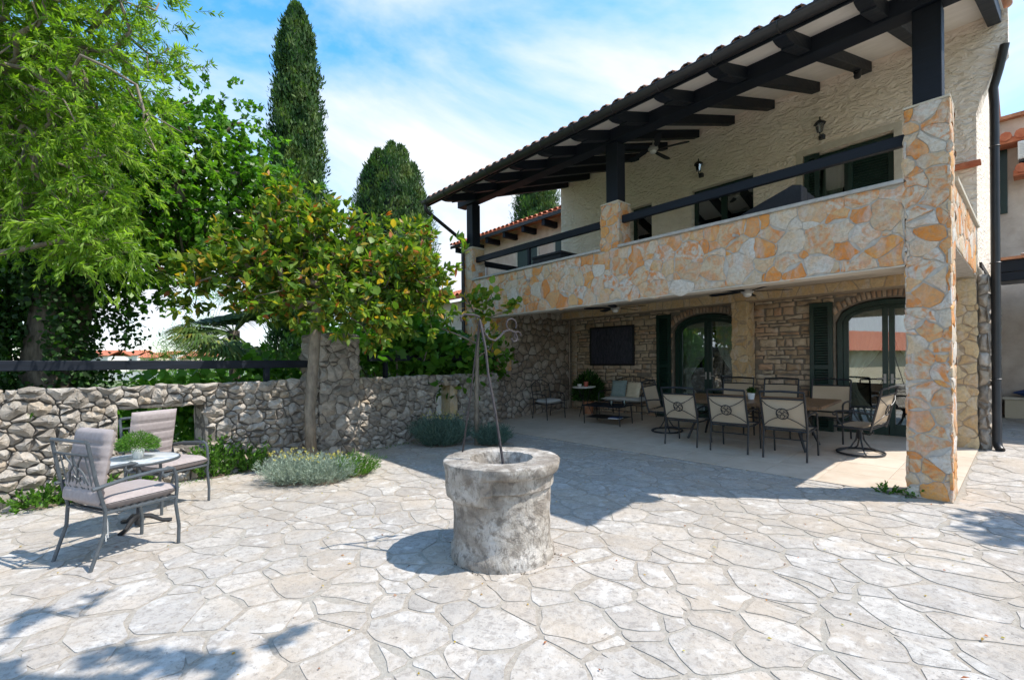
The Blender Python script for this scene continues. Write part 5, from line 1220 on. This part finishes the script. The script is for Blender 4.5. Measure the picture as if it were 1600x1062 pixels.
# almond tree: long narrow leaves, limbs reach in over the wall from the left
al = [(-6.6, 5.9, 6.2, 1.5), (-5.75, 6.0, 5.6, 1.25), (-5.2, 6.0, 6.1, .85), (-5.05, 5.9, 4.7, .85), (-6.3, 5.8, 4.5, 1.2), (-5.45, 5.8, 3.95, .75), (-5.0, 5.7, 3.7, .38), (-6.9, 5.6, 3.7, .8), (-7.2, 6, 5.3, 1.4), (-5.2, 5.8, 6.9, .8), (-5.9, 5.6, 3.35, .45)]
tree('almond_tree', (-8.6, 5.6, -.45), [(-8.6, 5.6, -.45), (-8.5, 5.6, 1.2), (-8.2, 5.7, 2.6), (-7.8, 5.8, 3.6), (-7.4, 5.9, 4.4)], al, 560, .20, 'pale_bark_mat',
     'bright green almond tree with narrow drooping leaves arching over the garden wall', 'tree', dict(per=26, twl=.30, Ln=.10, Wd=.020, droop=.28, ang=.75), 'almond_leaf_mat', sub=5, subspread=.20)
# low bare limb of the almond
# (part of the same tree)
alm = bpy.data.objects['almond_tree']; mb = MB(); o_ = Vector(alm.location)
pts = [(-8.3, 5.7, 2.5), (-7.2, 5.5, 2.66), (-6.4, 5.45, 2.78), (-5.9, 5.5, 2.86), (-5.35, 5.5, 2.97), (-5.1, 5.5, 3.12)]
mb.tube([Vector(p) - o_ for p in pts], [.07, .06, .045, .035, .026, .014], 7); mb.tube([Vector(p) - o_ for p in ((-5.35, 5.5, 2.97), (-4.95, 5.5, 2.93), (-4.7, 5.45, 2.98))], [.02, .012, .006], 5)
mb.tube([Vector(p) - o_ for p in ((-5.35, 5.5, 2.97), (-5.0, 5.6, 2.8), (-4.8, 5.6, 2.72))], [.016, .010, .005], 5); mb.build('limb', 'pale_bark_mat', alm, smooth=True)
hp = in_lobes([(-4.8, 5.5, 3.0, .42), (-5.3, 5.5, 3.15, .4), (-4.62, 5.5, 2.85, .25)], 60, .2); spray_leaves('low_sprays', np.repeat(hp, 3, axis=0) + rng.normal(size=(180, 3)) * .1 - np.array(alm.location), rdir(180, .1), 'almond_leaf_mat', alm, 22, .32, .105, .021, .5, .62)

# ivy-clad tree with dark broad leaves
iv = [(-6.3, 9.3, 6.1, .8), (-5.6, 9.3, 5.6, .8), (-5.05, 9.3, 5.0, .65), (-4.65, 9.3, 4.55, .55), (-5.2, 9.2, 4.6, .7), (-5.9, 9.2, 5.9, .7), (-5.6, 9.1, 4.5, 1.05), (-6.6, 9.0, 5.0, 1.3), (-7.4, 8.7, 5.3, 1.5), (-8.6, 8.4, 4.4, 1.6), (-6.8, 8.6, 3.8, 1.1), (-9.4, 8.4, 6, 1.8), (-4.9, 9.3, 3.8, .6)]
it_, _ = tree('ivy_clad_tree', (-8.0, 8.1, -.45), [(-8.0, 8.1, -.45), (-7.98, 8.1, 1.5), (-7.8, 8.2, 2.9), (-7.4, 8.5, 3.8)], iv, 640, .42, 'bark_mat',
     'massive broadleaved tree with an ivy clad trunk behind the wall', 'tree', dict(per=18, twl=.34, Ln=.11, Wd=.085, droop=.25, ang=1.0), 'broad_leaf_mat', sub=5, subspread=.28)
# ivy: leaves hug the trunk and hang in curtains
n = 9000; a = rng.random(n) * 2 * np.pi; z = rng.random(n) ** .8 * 4.4 - .3; rr = .50 + .22 * np.sin(a * 3 + z * 1.3) + rng.normal(size=n) * .12; keep = ~((np.abs(((a + np.pi) % (2 * np.pi)) - np.pi + 1.35) < .38) & (z > 1.7) & (z < 3.0)); a, z, rr = a[keep], z[keep], rr[keep]; n = len(a)
C = np.stack([rr * np.cos(a), rr * np.sin(a), z], 1); D = rdir(n, -.8); N = np.stack([np.cos(a), np.sin(a), np.ones(n) * .4], 1) + rng.normal(size=(n, 3)) * .4
leaf_mesh('ivy', C, D, N, .085 * (.7 + .7 * rng.random(n)), .08, tones(n), 'ivy_leaf_mat', it_)
# hanging ivy curtain on its right side and dark undergrowth left of the trunk
hp = in_lobes([(-7.15, 8.2, 2.9, .45, 1.8), (-7.0, 8.3, 2.2, .3, 1.6), (-8.8, 8.0, 2.2, .7, 2.2), (-9.7, 8.0, 2.2, .9, 2.0), (-7.35, 8.1, 1.2, .4, 1.2), (-8.4, 7.7, 1.0, .6)], 260, .2); crown_leaves('ivy_curtain', hp - np.array(it_.location), 'ivy_leaf_mat', it_, 40, .085, .08, .14, -.5, .5)

def cypress(name, base, h, r, label, seed, n, prof, multi=None, leaf=.17):
    g = np.random.default_rng(seed); t = empty(name, base, 0, label, 'tree')
    axes = multi or [(0, 0, h, r)]; Cs = []; core = MB()
    for k, (ox, oy, hh, rr) in enumerate(axes):
        m = int(n * hh * rr / sum(a[2] * a[3] for a in axes)); f = g.random(m) ** .85; ang = g.random(m) * 2 * np.pi
        R_ = rr * np.interp(f, [p[0] for p in prof], [p[1] for p in prof]); bump = 1 + .10 * np.sin(ang * 5 + f * 23 + k) + .10 * np.sin(ang * 8 - f * 61) + .13 * np.array([noise.noise(Vector((math.cos(a_) * 2.5, math.sin(a_) * 2.5, f_ * hh * 1.9 + k))) for a_, f_ in zip(ang, f)]) * 2.8 + .13 * g.normal(size=m)
        q = R_ * bump * (.72 + .28 * g.random(m) ** .5)
        Cs.append(np.stack([ox + q * np.cos(ang), oy + q * np.sin(ang), f * hh], 1))
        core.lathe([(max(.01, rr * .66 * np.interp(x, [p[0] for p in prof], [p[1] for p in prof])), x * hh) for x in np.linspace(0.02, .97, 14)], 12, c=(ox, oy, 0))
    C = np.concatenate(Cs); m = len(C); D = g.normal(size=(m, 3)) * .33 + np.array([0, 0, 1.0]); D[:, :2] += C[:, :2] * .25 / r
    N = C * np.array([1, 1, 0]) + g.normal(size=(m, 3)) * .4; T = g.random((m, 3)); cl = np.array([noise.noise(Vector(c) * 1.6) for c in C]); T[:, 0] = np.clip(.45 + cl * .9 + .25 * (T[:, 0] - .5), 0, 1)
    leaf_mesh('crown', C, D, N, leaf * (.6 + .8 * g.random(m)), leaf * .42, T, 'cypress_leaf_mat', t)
    core.build('inner_crown', 'crown_core_mat', t, smooth=True); MB().tube([(0, 0, -.2), (0, 0, h * .3)], .14, 8).build('trunk', 'bark_mat', t, smooth=True)
    return t
PR = [(0, .55), (.12, .82), (.35, 1), (.6, .88), (.8, .66), (.92, .42), (1, .10)]
cypress('cypress_tree', (-7.75, 17, -.45), 15.0, .90, 'tall slender dark cypress standing behind the broadleaved trees', 5, 52000, [(0, .8), (.3, 1), (.55, .95), (.75, .80), (.88, .62), (.95, .40), (.985, .22), (1, .05)])
cypress('cypress_tree', (-5.6, 22, -.45), 12.2, 1.6, 'broad many tipped cypress between the slender cypress and the balcony', 6, 90000, [(0, .6), (.3, 1), (.68, .97), (.82, .84), (.92, .56), (.97, .3), (1, .08)],
        [(0, 0, 12.3, .95), (.5, -.3, 12.0, .95), (-.55, -.2, 11.9, .95), (1.0, 0, 11.3, .85), (-1.05, 0, 11.2, .85), (.2, -.8, 11.7, .9), (-1.45, .1, 9.6, .75), (1.35, .2, 10.0, .75), (.8, -.6, 11.0, .8), (-.7, -.7, 11.2, .85)])
cypress('cypress_tree', (1.65, 29, -.45), 13.6, 1.5, 'rounded cypress rising over the neighbour roof behind the balcony', 7, 40000, [(0, .8), (.3, 1), (.6, 1), (.8, .9), (.92, .72), (1, .3)], None, .2)

# magnolia in front of the wall
mg = [(-3.35, 7.1, 3.5, .55), (-2.8, 7.2, 3.35, .6), (-3.5, 7.2, 3.9, .25), (-4.1, 7.0, 3.1, .52), (-4.65, 6.9, 2.85, .42, .9), (-3.5, 7.0, 2.8, .7, .75), (-2.4, 7.1, 2.7, .7, .85), (-1.8, 7.2, 3.0, .55, .9), (-1.35, 7.3, 2.65, .42, 1.1), (-1.6, 7.2, 2.3, .42), (-2.1, 7.8, 2.95, .75), (-3.4, 7.8, 3.05, .85), (-4.85, 6.9, 2.42, .28), (-3.1, 6.6, 2.45, .5, .7), (-2.2, 6.9, 2.25, .45, .8)]
mgt, tw = tree('magnolia_tree', (-3.02, 7.0, 0), [(-3.02, 7.0, 0), (-3.04, 7.0, .8), (-2.99, 7.02, 1.5), (-2.96, 7.05, 2.05), (-2.95, 7.1, 2.4)], mg, 330, .085, 'pale_bark_mat',
     'spreading magnolia with glossy green leaves, some yellow and brown, in front of the stone pier', 'tree', dict(per=10, twl=.17, Ln=.135, Wd=.06, droop=-.1, ang=.95, hexa=True, fmin=.45), 'magnolia_leaf_mat', sub=5, subspread=.15, rmin=.005)
def single_leaves(name, P, mat, parent, Ln, Wd, up=.4, shape=None, ntpl=4):
    """Individually separate leaves that share a few meshes."""
    base = np.array(parent.location); tm = []
    for k in range(ntpl):
        mb = MB(); tn = [(.2, .5, .3), (.5, .7, .6), (.7, .3, .2), (.93, .6, .9)][k % 4]
        if shape: mb.add(shape, [tuple(range(len(shape)))], tn)
        else: mb.add([(0, 0, 0), (.3, -.42, .06), (.68, -.38, .03), (1, 0, -.12), (.68, .38, .03), (.3, .42, .06), (.33, 0, -.02), (.68, 0, -.03)], [(0, 1, 6), (1, 2, 7, 6), (2, 3, 7), (3, 4, 7), (4, 5, 6, 7), (5, 0, 6)], tn)
        o = mb.build(name, mat, parent, smooth=True); tm.append(o)
    for i, p in enumerate(P):
        o = tm[i % ntpl] if i < ntpl else bpy.data.objects.new(name, tm[rng.integers(ntpl) if i > 8 else 0].data)
        if i >= ntpl: COL.objects.link(o); o.parent = parent
        l = Ln * (.75 + .5 * rng.random()); wd = Wd * (.8 + .4 * rng.random()) 
        o.location = Vector(p - base); o.rotation_euler = (rng.normal() * .6, rng.normal() * .7 - up, rng.random() * 6.28); o.scale = (l, wd if not shape else l, l)
front = tw[np.argsort(tw[:, 1] + rng.random(len(tw)) * .8)][:230] + rng.normal(size=(230, 3)) * .07
single_leaves('leaf', front, 'magnolia_leaf_mat', mgt, .14, .115)

# young magnolia behind the well
sp_ = empty('young_magnolia', (-.656, 8.53, -.05), 0, 'young magnolia with a bare thin trunk and few leaf tufts behind the well', 'tree'); b = Vector(sp_.location)
mb = MB()
S = [[(-.656, 8.53, -.05), (-.65, 8.53, .9), (-.63, 8.5, 1.7), (-.60, 8.5, 2.15), (-.50, 8.45, 2.5), (-.35, 8.4, 2.72)], [(-.63, 8.5, 1.85), (-.95, 8.4, 2.0), (-1.25, 8.35, 2.12)], [(-.60, 8.5, 2.15), (-.45, 8.45, 2.3), (-.1, 8.35, 2.42), (.05, 8.3, 2.45)], [(-.6, 8.5, 2.2), (-.75, 8.5, 2.55), (-.85, 8.5, 2.75)], [(-.63, 8.5, 1.6), (-.4, 8.45, 1.75), (-.32, 8.45, 1.95)]]
for i, s in enumerate(S): mb.tube([Vector(p) - b for p in s], [.05 - .008 * j if i == 0 else .018 - .003 * j for j in range(len(s))], 7)
mb.build('trunk', 'pale_bark_mat', sp_, smooth=True)
P = in_lobes([(-.45, 8.4, 2.68, .25), (-.02, 8.35, 2.5, .22), (-.72, 8.5, 2.62, .22), (-.36, 8.4, 1.95, .22, 1.3), (-.3, 8.4, 1.6, .16), (-1.2, 8.4, 2.15, .18), (-.5, 8.4, 2.35, .2)], 190, .1)
single_leaves('leaf', P, 'magnolia_leaf_mat', sp_, .15, .12)

# fan palm behind the rail
pm = empty('fan_palm', (-5.3, 8.9, -.45), 0, 'shaggy fan palm behind the wall under the magnolia branches', 'palm'); b = Vector(pm.location)
MB().tube([(0, 0, 0), (.02, 0, 1.5), (0, 0, 2.6)], [.11, .095, .10], 10).build('trunk', 'bark_mat', pm, smooth=True)
for k in range(30):
    a = k * 2.399; el = -.75 + 1.8 * ((k * .618) % 1); d = V(math.cos(a) * math.cos(el), math.sin(a) * math.cos(el), math.sin(el)); c = V(0, 0, 2.55); e = c + d * .62
    mb = MB(); mb.tube([c, c + d * .3 + V(0, 0, .03), e], .012, 5, tone=(.3, .5, .5)); up = V(0, 0, 1); s = d.cross(up).normalized(); n_ = s.cross(d)
    for j in range(-13, 14):
        an = j * .135; dd = (d * math.cos(an) + s * math.sin(an)); L_ = .62 * (1 - .25 * (abs(j) / 13) ** 2); t1 = e + dd * L_ * .62 + n_ * (.03 * abs(math.sin(an))); t2 = e + dd * L_ + V(0, 0, -.10 - .05 * random.random()); q = dd.cross(n_).normalized() * .022
        tn = (random.random() * .85 + (.15 if k % 5 == 0 else 0), random.random(), .5); mb.add([e, t1 - q, t2, t1 + q], [(0, 1, 2, 3)], tn)
    mb.build('frond', 'palm_leaf_mat', pm)

# fig foliage over the far wall and behind the rail
FIG = [(0, 0, 0), (.12, -.30, .03), (.02, -.46, 0), (.34, -.34, .05), (.52, -.62, -.03), (.60, -.26, .05), (.82, -.30, .0), (1.0, 0, -.10), (.82, .30, .0), (.60, .26, .05), (.52, .62, -.03), (.34, .34, .05), (.02, .46, 0), (.12, .30, .03)]
fg = empty('fig_bush', (-2.4, 9.9, -.45), 0, 'fig bush with big lobed bright leaves spilling over the wall beside the pier', 'bush')
P = in_lobes([(-2.25, 9.3, 1.75, .62), (-1.75, 9.9, 1.65, .62), (-1.25, 10.6, 1.6, .6), (-2.6, 8.9, 1.9, .5), (-1.9, 9.7, 2.15, .55), (-.9, 11.1, 1.6, .45), (-1.75, 9.5, 1.35, .35)], 290, .55); single_leaves('leaf', P, 'fig_leaf_mat', fg, .24, .24, shape=FIG)
P2 = in_lobes([(-2.2, 9.6, 1.5, .8), (-1.4, 10.5, 1.5, .9), (-2.8, 9.3, 1.8, .6), (-.8, 11.6, 1.5, .8), (-2.3, 10.4, 2.2, .9)], 500, .2); crown_leaves('inner_leaves', P2 - np.array(fg.location), 'broad_leaf_mat', fg, 7, .16, .13, .12, .2, hexa=True)
mb = MB()
for k in range(9): a = k * .7; mb.tube([(0, 0, 0), (.4 * math.cos(a), .4 * math.sin(a), 1.1), (.9 * math.cos(a), .9 * math.sin(a), 2.2)], [.05, .03, .012], 6)
mb.build('stem', 'pale_bark_mat', fg, smooth=True)
hb = empty('vine_hedge', (-5.2, 7.6, -.45), 0, 'low leafy vine hedge growing behind the dry stone wall under the rail', 'hedge')
P = in_lobes([(-5.2, 6.9, 1.15, .45), (-4.7, 7.4, 1.2, .45), (-4.2, 7.9, 1.3, .5), (-3.7, 8.3, 1.35, .5), (-5.6, 6.6, 1.0, .35), (-4.4, 8.1, 1.5, .4)], 260, .3); single_leaves('leaf', P, 'fig_leaf_mat', hb, .17, .17, shape=FIG)
P2 = in_lobes([(-5.0, 7.3, .8, .7), (-4.2, 8.1, .9, .8), (-3.6, 8.7, 1.1, .8), (-3.4, 8.9, 2.0, .7)], 420, .1); crown_leaves('inner_leaves', P2 - np.array(hb.location), 'broad_leaf_mat', hb, 8, .12, .09, .12, .2, hexa=True)
# bushes behind the first opening and against the field
def bush(name, c, lobes, label, mat, n, per, Ln, Wd, spread, up=.4, droop=0, hexa=False, cat='bush', group=None, fold=.25):
    o = empty(name, c, 0, label, cat, group); P = in_lobes([(c[0] + l[0], c[1] + l[1], c[2] + l[2], *l[3:]) for l in lobes], n, .25)
    crown_leaves('foliage', P - np.array(c), mat, o, per, Ln, Wd, spread, up, droop, hexa, fold=fold); mb = MB()
    for p in P[:14]: q = Vector(p) - Vector(c); mb.tube([(q.x * .1, q.y * .1, 0), q * .5, q], [.014, .010, .004], 5)
    mb.build('stem', 'pale_bark_mat', o, smooth=True); return o
bush('garden_bush', (-7.0, 8.3, -.45), [(0, 0, .8, .7), (1.0, .8, .8, .6), (.2, .3, 1.3, .4)], 'leafy green bush seen through the near opening of the wall', 'fig_leaf_mat', 240, 12, .12, .09, .13, hexa=True)
bush('feathery_bush', (-10.3, 14.5, -.45), [(0, 0, 2.6, .9, .5), (.7, 0, 3.1, .7, .5), (-.6, 0, 2.1, .6, .5), (.2, 0, 1.5, .9, .6), (.9, 0, 2.2, .6, .6), (-.1, 0, 3.9, .5, .5), (1.1, .2, 4.1, .6, .5)], 'loose feathery pine beyond the wall in front of the distant town', 'broad_leaf_mat', 300, 26, .10, .018, .13, .5)
bush('field_hedge', (-24, 34, -.45), [(0, 0, .6, 1.3, .6), (2.5, .4, .7, 1.4, .6), (5.4, 0, .6, 1.3, .6), (8.2, 0, .7, 1.2, .6), (11, 0, .5, 1.3, .6)], 'low green hedge across the field beyond the garden', 'herb_leaf_mat', 500, 16, .18, .12, .3)

# planting in the patio
def sprig(name, c, r, h, n, mat, label, Ln, Wd, cat='plant', flowers=0, lean=.55, seed=1, tone=None, group=None):
    g = np.random.default_rng(seed); o = empty(name, c, 0, label, cat, group); Cs = []; Ds = []
    ns = n // 16; 
    for i in range(ns):
        a = g.random() * 6.283; q = r * math.sqrt(g.random()); hh = h * (.65 + .45 * g.random()) * (1 - .35 * (q / r) ** 2); bx = np.array([q * .62 * math.cos(a), q * .62 * math.sin(a), 0]); tp = np.array([q * math.cos(a) * (1 + lean * .5), q * math.sin(a) * (1 + lean * .5), hh]) + g.normal(size=3) * .03
        f = g.random(16) ** .75; Cs.append(bx + (tp - bx) * f[:, None]); d = (tp - bx) / np.linalg.norm(tp - bx); Ds.append(d + g.normal(size=(16, 3)) * .42)
    C = np.concatenate(Cs); D = np.concatenate(Ds); m = len(C); T = g.random((m, 3)); leaf_mesh('foliage', C, D, g.normal(size=(m, 3)), Ln * (.6 + .8 * g.random(m)), Wd, T, mat, o)
    if flowers:
        F = np.array([[r * .95 * math.sqrt(g.random()) * math.cos(a), r * .95 * math.sqrt(g.random()) * math.sin(a), h * (.95 + .25 * g.random())] for a in g.random(flowers) * 6.283]); F = np.repeat(F, 7, axis=0) + g.normal(size=(flowers * 7, 3)) * .007
        leaf_mesh('blossoms', F, g.normal(size=F.shape), g.normal(size=F.shape), .018, .014, g.random((len(F), 3)), 'flower_mat', o)
    MB().lathe([(r * .75, -.01), (r * .6, .015), (.01, .03)], 16).build('soil', 'soil_mat', o, smooth=True)
    return o
sprig('silver_herb', (-2.80, 5.98, 0), .36, .34, 9000, 'silver_leaf_mat', 'silvery curry plant with tiny yellow buds at the left foot of the magnolia', .05, .006, flowers=40, seed=2, group='silver curry plants under the magnolia')
sprig('silver_herb', (-2.42, 5.98, 0), .34, .30, 8000, 'silver_leaf_mat', 'silvery curry plant in the middle of the planting under the magnolia', .05, .006, flowers=25, seed=3, group='silver curry plants under the magnolia')
sprig('rosemary_bush', (-2.14, 6.32, 0), .27, .27, 5200, 'herb_leaf_mat', 'small green rosemary at the right edge of the planting under the magnolia', .04, .007, seed=4)
sprig('lavender_bush', (-1.32, 8.60, 0), .46, .52, 14000, 'lavender_leaf_mat', 'large blue green lavender mound against the far wall left of the young magnolia', .07, .008, flowers=50, seed=5)
sprig('lavender_bush', (-.38, 8.55, 0), .30, .36, 7000, 'lavender_leaf_mat', 'smaller blue green lavender between the well and the terrace', .07, .008, seed=6)
def weed(c, r, h, n, label, seed, mat='herb_leaf_mat', Ln=.055, Wd=.028): return sprig('wall_weed', c, r, h, n, mat, label, Ln, Wd, 'plant', 0, .7, seed, group='weeds along the wall foot')
weed((-5.05, 5.02, 0), .24, .26, 1500, 'bright green weeds at the wall foot at the left edge of the photograph', 11); weed((-4.72, 5.30, 0), .20, .18, 1000, 'low bright weeds at the wall foot behind the nearest armchair', 12); weed((-4.50, 5.62, 0), .14, .30, 700, 'tall thin weed against the wall left of the near opening', 13)
weed((-4.05, 6.30, 0), .26, .52, 1900, 'tall leafy weeds at the wall foot right of the near opening', 14); weed((-3.72, 6.62, 0), .18, .36, 1100, 'leafy weeds at the wall foot between the chair and the magnolia', 15)
weed((-5.20, 5.02, .86), .07, .14, 200, 'small fern growing from a joint high in the wall behind the nearest armchair', 16); weed((4.20, 5.22, 0), .10, .09, 420, 'tiny weed tuft at the foot of the stone corner pillar', 17, Ln=.03, Wd=.016); weed((7.05, 7.20, .15), .12, .14, 500, 'dark grass tuft at the base of the house corner', 18)
weed((4.33, 5.08, 0), .08, .05, 260, 'thin moss line along the front of the stone corner pillar', 19, Ln=.025, Wd=.012)
def potted(name, loc, rp, hp_, mat, label, leafm, nl, Ln, Wd, rr, hh, potm='white_ceramic_mat', up=.9, droop=0, lift=0):
    o = empty(name, loc, 0, label, 'potted plant'); MB().lathe([(rp * .72, 0), (rp * .75, .005), (rp, hp_), (rp * .92, hp_), (rp * .88, hp_ - .015)], 24).build('pot', potm, o, smooth='auto'); MB().lathe([(rp * .87, hp_ - .02), (.001, hp_ - .012)], 16, cap=False).build('soil', 'soil_mat', o)
    a = rng.random(nl) * 6.283; q = np.sqrt(rng.random(nl)); C = np.stack([rr * q * np.cos(a), rr * q * np.sin(a), hp_ + hh * rng.random(nl) * (1 - .5 * q ** 2)], 1); D = C * np.array([1.5, 1.5, .6]) + rng.normal(size=(nl, 3)) * .05; D[:, 2] += .03 - droop * q * .1
    leaf_mesh('foliage', C, D, rng.normal(size=(nl, 3)) + np.array([0, 0, 1.]), Ln * (.6 + .8 * rng.random(nl)), Wd, tones(nl), leafm, o); return o
potted('potted_fern', (-3.50, 4.36, .640), .052, .085, None, 'fluffy bright fern in a white pot on the round bistro table', 'herb_leaf_mat', 3200, .032, .006, .15, .15, droop=1.2)
x_, y_ = W(2.66, 1.72); potted('potted_plant', (x_, y_, gz(1.72) + .755), .06, .11, None, 'tiny succulent in a white pot at the middle of the dining table', 'ivy_leaf_mat', 260, .05, .02, .05, .07)
x_, y_ = W(7.2, 2.95); potted('porch_plant', (x_, y_, gz(2.95)), .15, .34, None, 'dark bushy plant in a pot behind the pale side table', 'ivy_leaf_mat', 2600, .12, .03, .36, .75, 'terracotta_mat')
x_, y_ = W(6.7, .9); potted('balcony_plant', (x_, y_, 2.98), .18, .30, None, 'leafy pot plant on the balcony beside the left rail', 'herb_leaf_mat', 1500, .10, .03, .45, .38, 'terracotta_mat')
pl = bpy.data.objects['balcony_plant']; x_, y_ = W(7.5, 1.0); pl.location = (x_, y_, 2.98)

# tree outside the frame at the right whose boughs overhang the patio and shade it
ov = [(1.30, 1.92, 4.7, .27), (.22, 2.0, 4.9, .30), (7.3, 3.75, 4.4, .4), (7.1, 1.8, 5.2, .6), (5.0, .4, 5.8, .5), (7.35, 3.3, 4.7, .4)]
tree('overhanging_tree', (7.6, -.5, -.02), [(7.6, -.5, -.02), (7.5, -.4, 1.6), (7.2, 0, 3.0), (6.6, .4, 4.0), (5.0, .8, 5.0), (3.2, 1.2, 5.4)], ov, 110, .22, 'bark_mat',
     'spreading tree beside the camera whose boughs shade the patio', 'tree', dict(per=20, twl=.24, Ln=.11, Wd=.06, droop=.2, ang=1.0), 'broad_leaf_mat', sub=3, subspread=.15)

# dry leaves, grit and tiny weeds scattered over the patio
n = 420; X_ = rng.uniform(-5, 6.5, n); Y_ = rng.uniform(1.6, 8.5, n); ok = np.array([WL[0] * toloc(x, y)[0] + WL[1] * toloc(x, y)[1] + WL[2] > .15 and ST(x, y)[1] < -.05 and math.hypot(x + .09, y - 3.71) > .45 for x, y in zip(X_, Y_)]); X_, Y_ = X_[ok], Y_[ok]; n = len(X_)
C = np.stack([X_, Y_, np.full(n, .010)], 1); D = rng.normal(size=(n, 3)) * np.array([1, 1, .12]); T = rng.random((n, 3)); T[:, 0] = .9 + .1 * T[:, 0]
leaf_mesh('fallen_leaves', C, D, np.array([[0, 0, 1.]]) + rng.normal(size=(n, 3)) * .2, .012 + .028 * rng.random(n) ** 2, .014, T, 'magnolia_leaf_mat', None, fold=.5)
n = 1500; q = rng.uniform(-1.2, 7.6, n); off = np.abs(rng.normal(size=n)) * .10; P = np.array([wallpt(a, -b - .06) for a, b in zip(q, off)]); C = np.stack([P[:, 0], P[:, 1], np.full(n, .004)], 1)
leaf_mesh('wall_foot_litter', C, rng.normal(size=(n, 3)) * np.array([1, 1, .3]) + np.array([0, 0, .2]), rng.normal(size=(n, 3)) * .4 + np.array([0, 0, 1.]), .02 + .02 * rng.random(n), .012, rng.random((n, 3)), 'herb_leaf_mat', None)
mb = MB(); g2 = random.Random(5)
for i in range(170):
    a = g2.random() * 6.283; rr_ = .405 + abs(g2.gauss(0, .05)) * g2.random(); s_ = g2.uniform(.002, .006); x, y = -.09 + rr_ * math.cos(a), 3.71 + rr_ * math.sin(a); mb.lathe([(s_, 0), (s_ * .9, s_ * .7), (s_ * .3, s_)], 5, c=(x, y, .002), tone=(g2.random(), g2.random(), g2.random()))
mark(mb.build('well_foot_grit', 'soil_mat', None), kind='stuff')
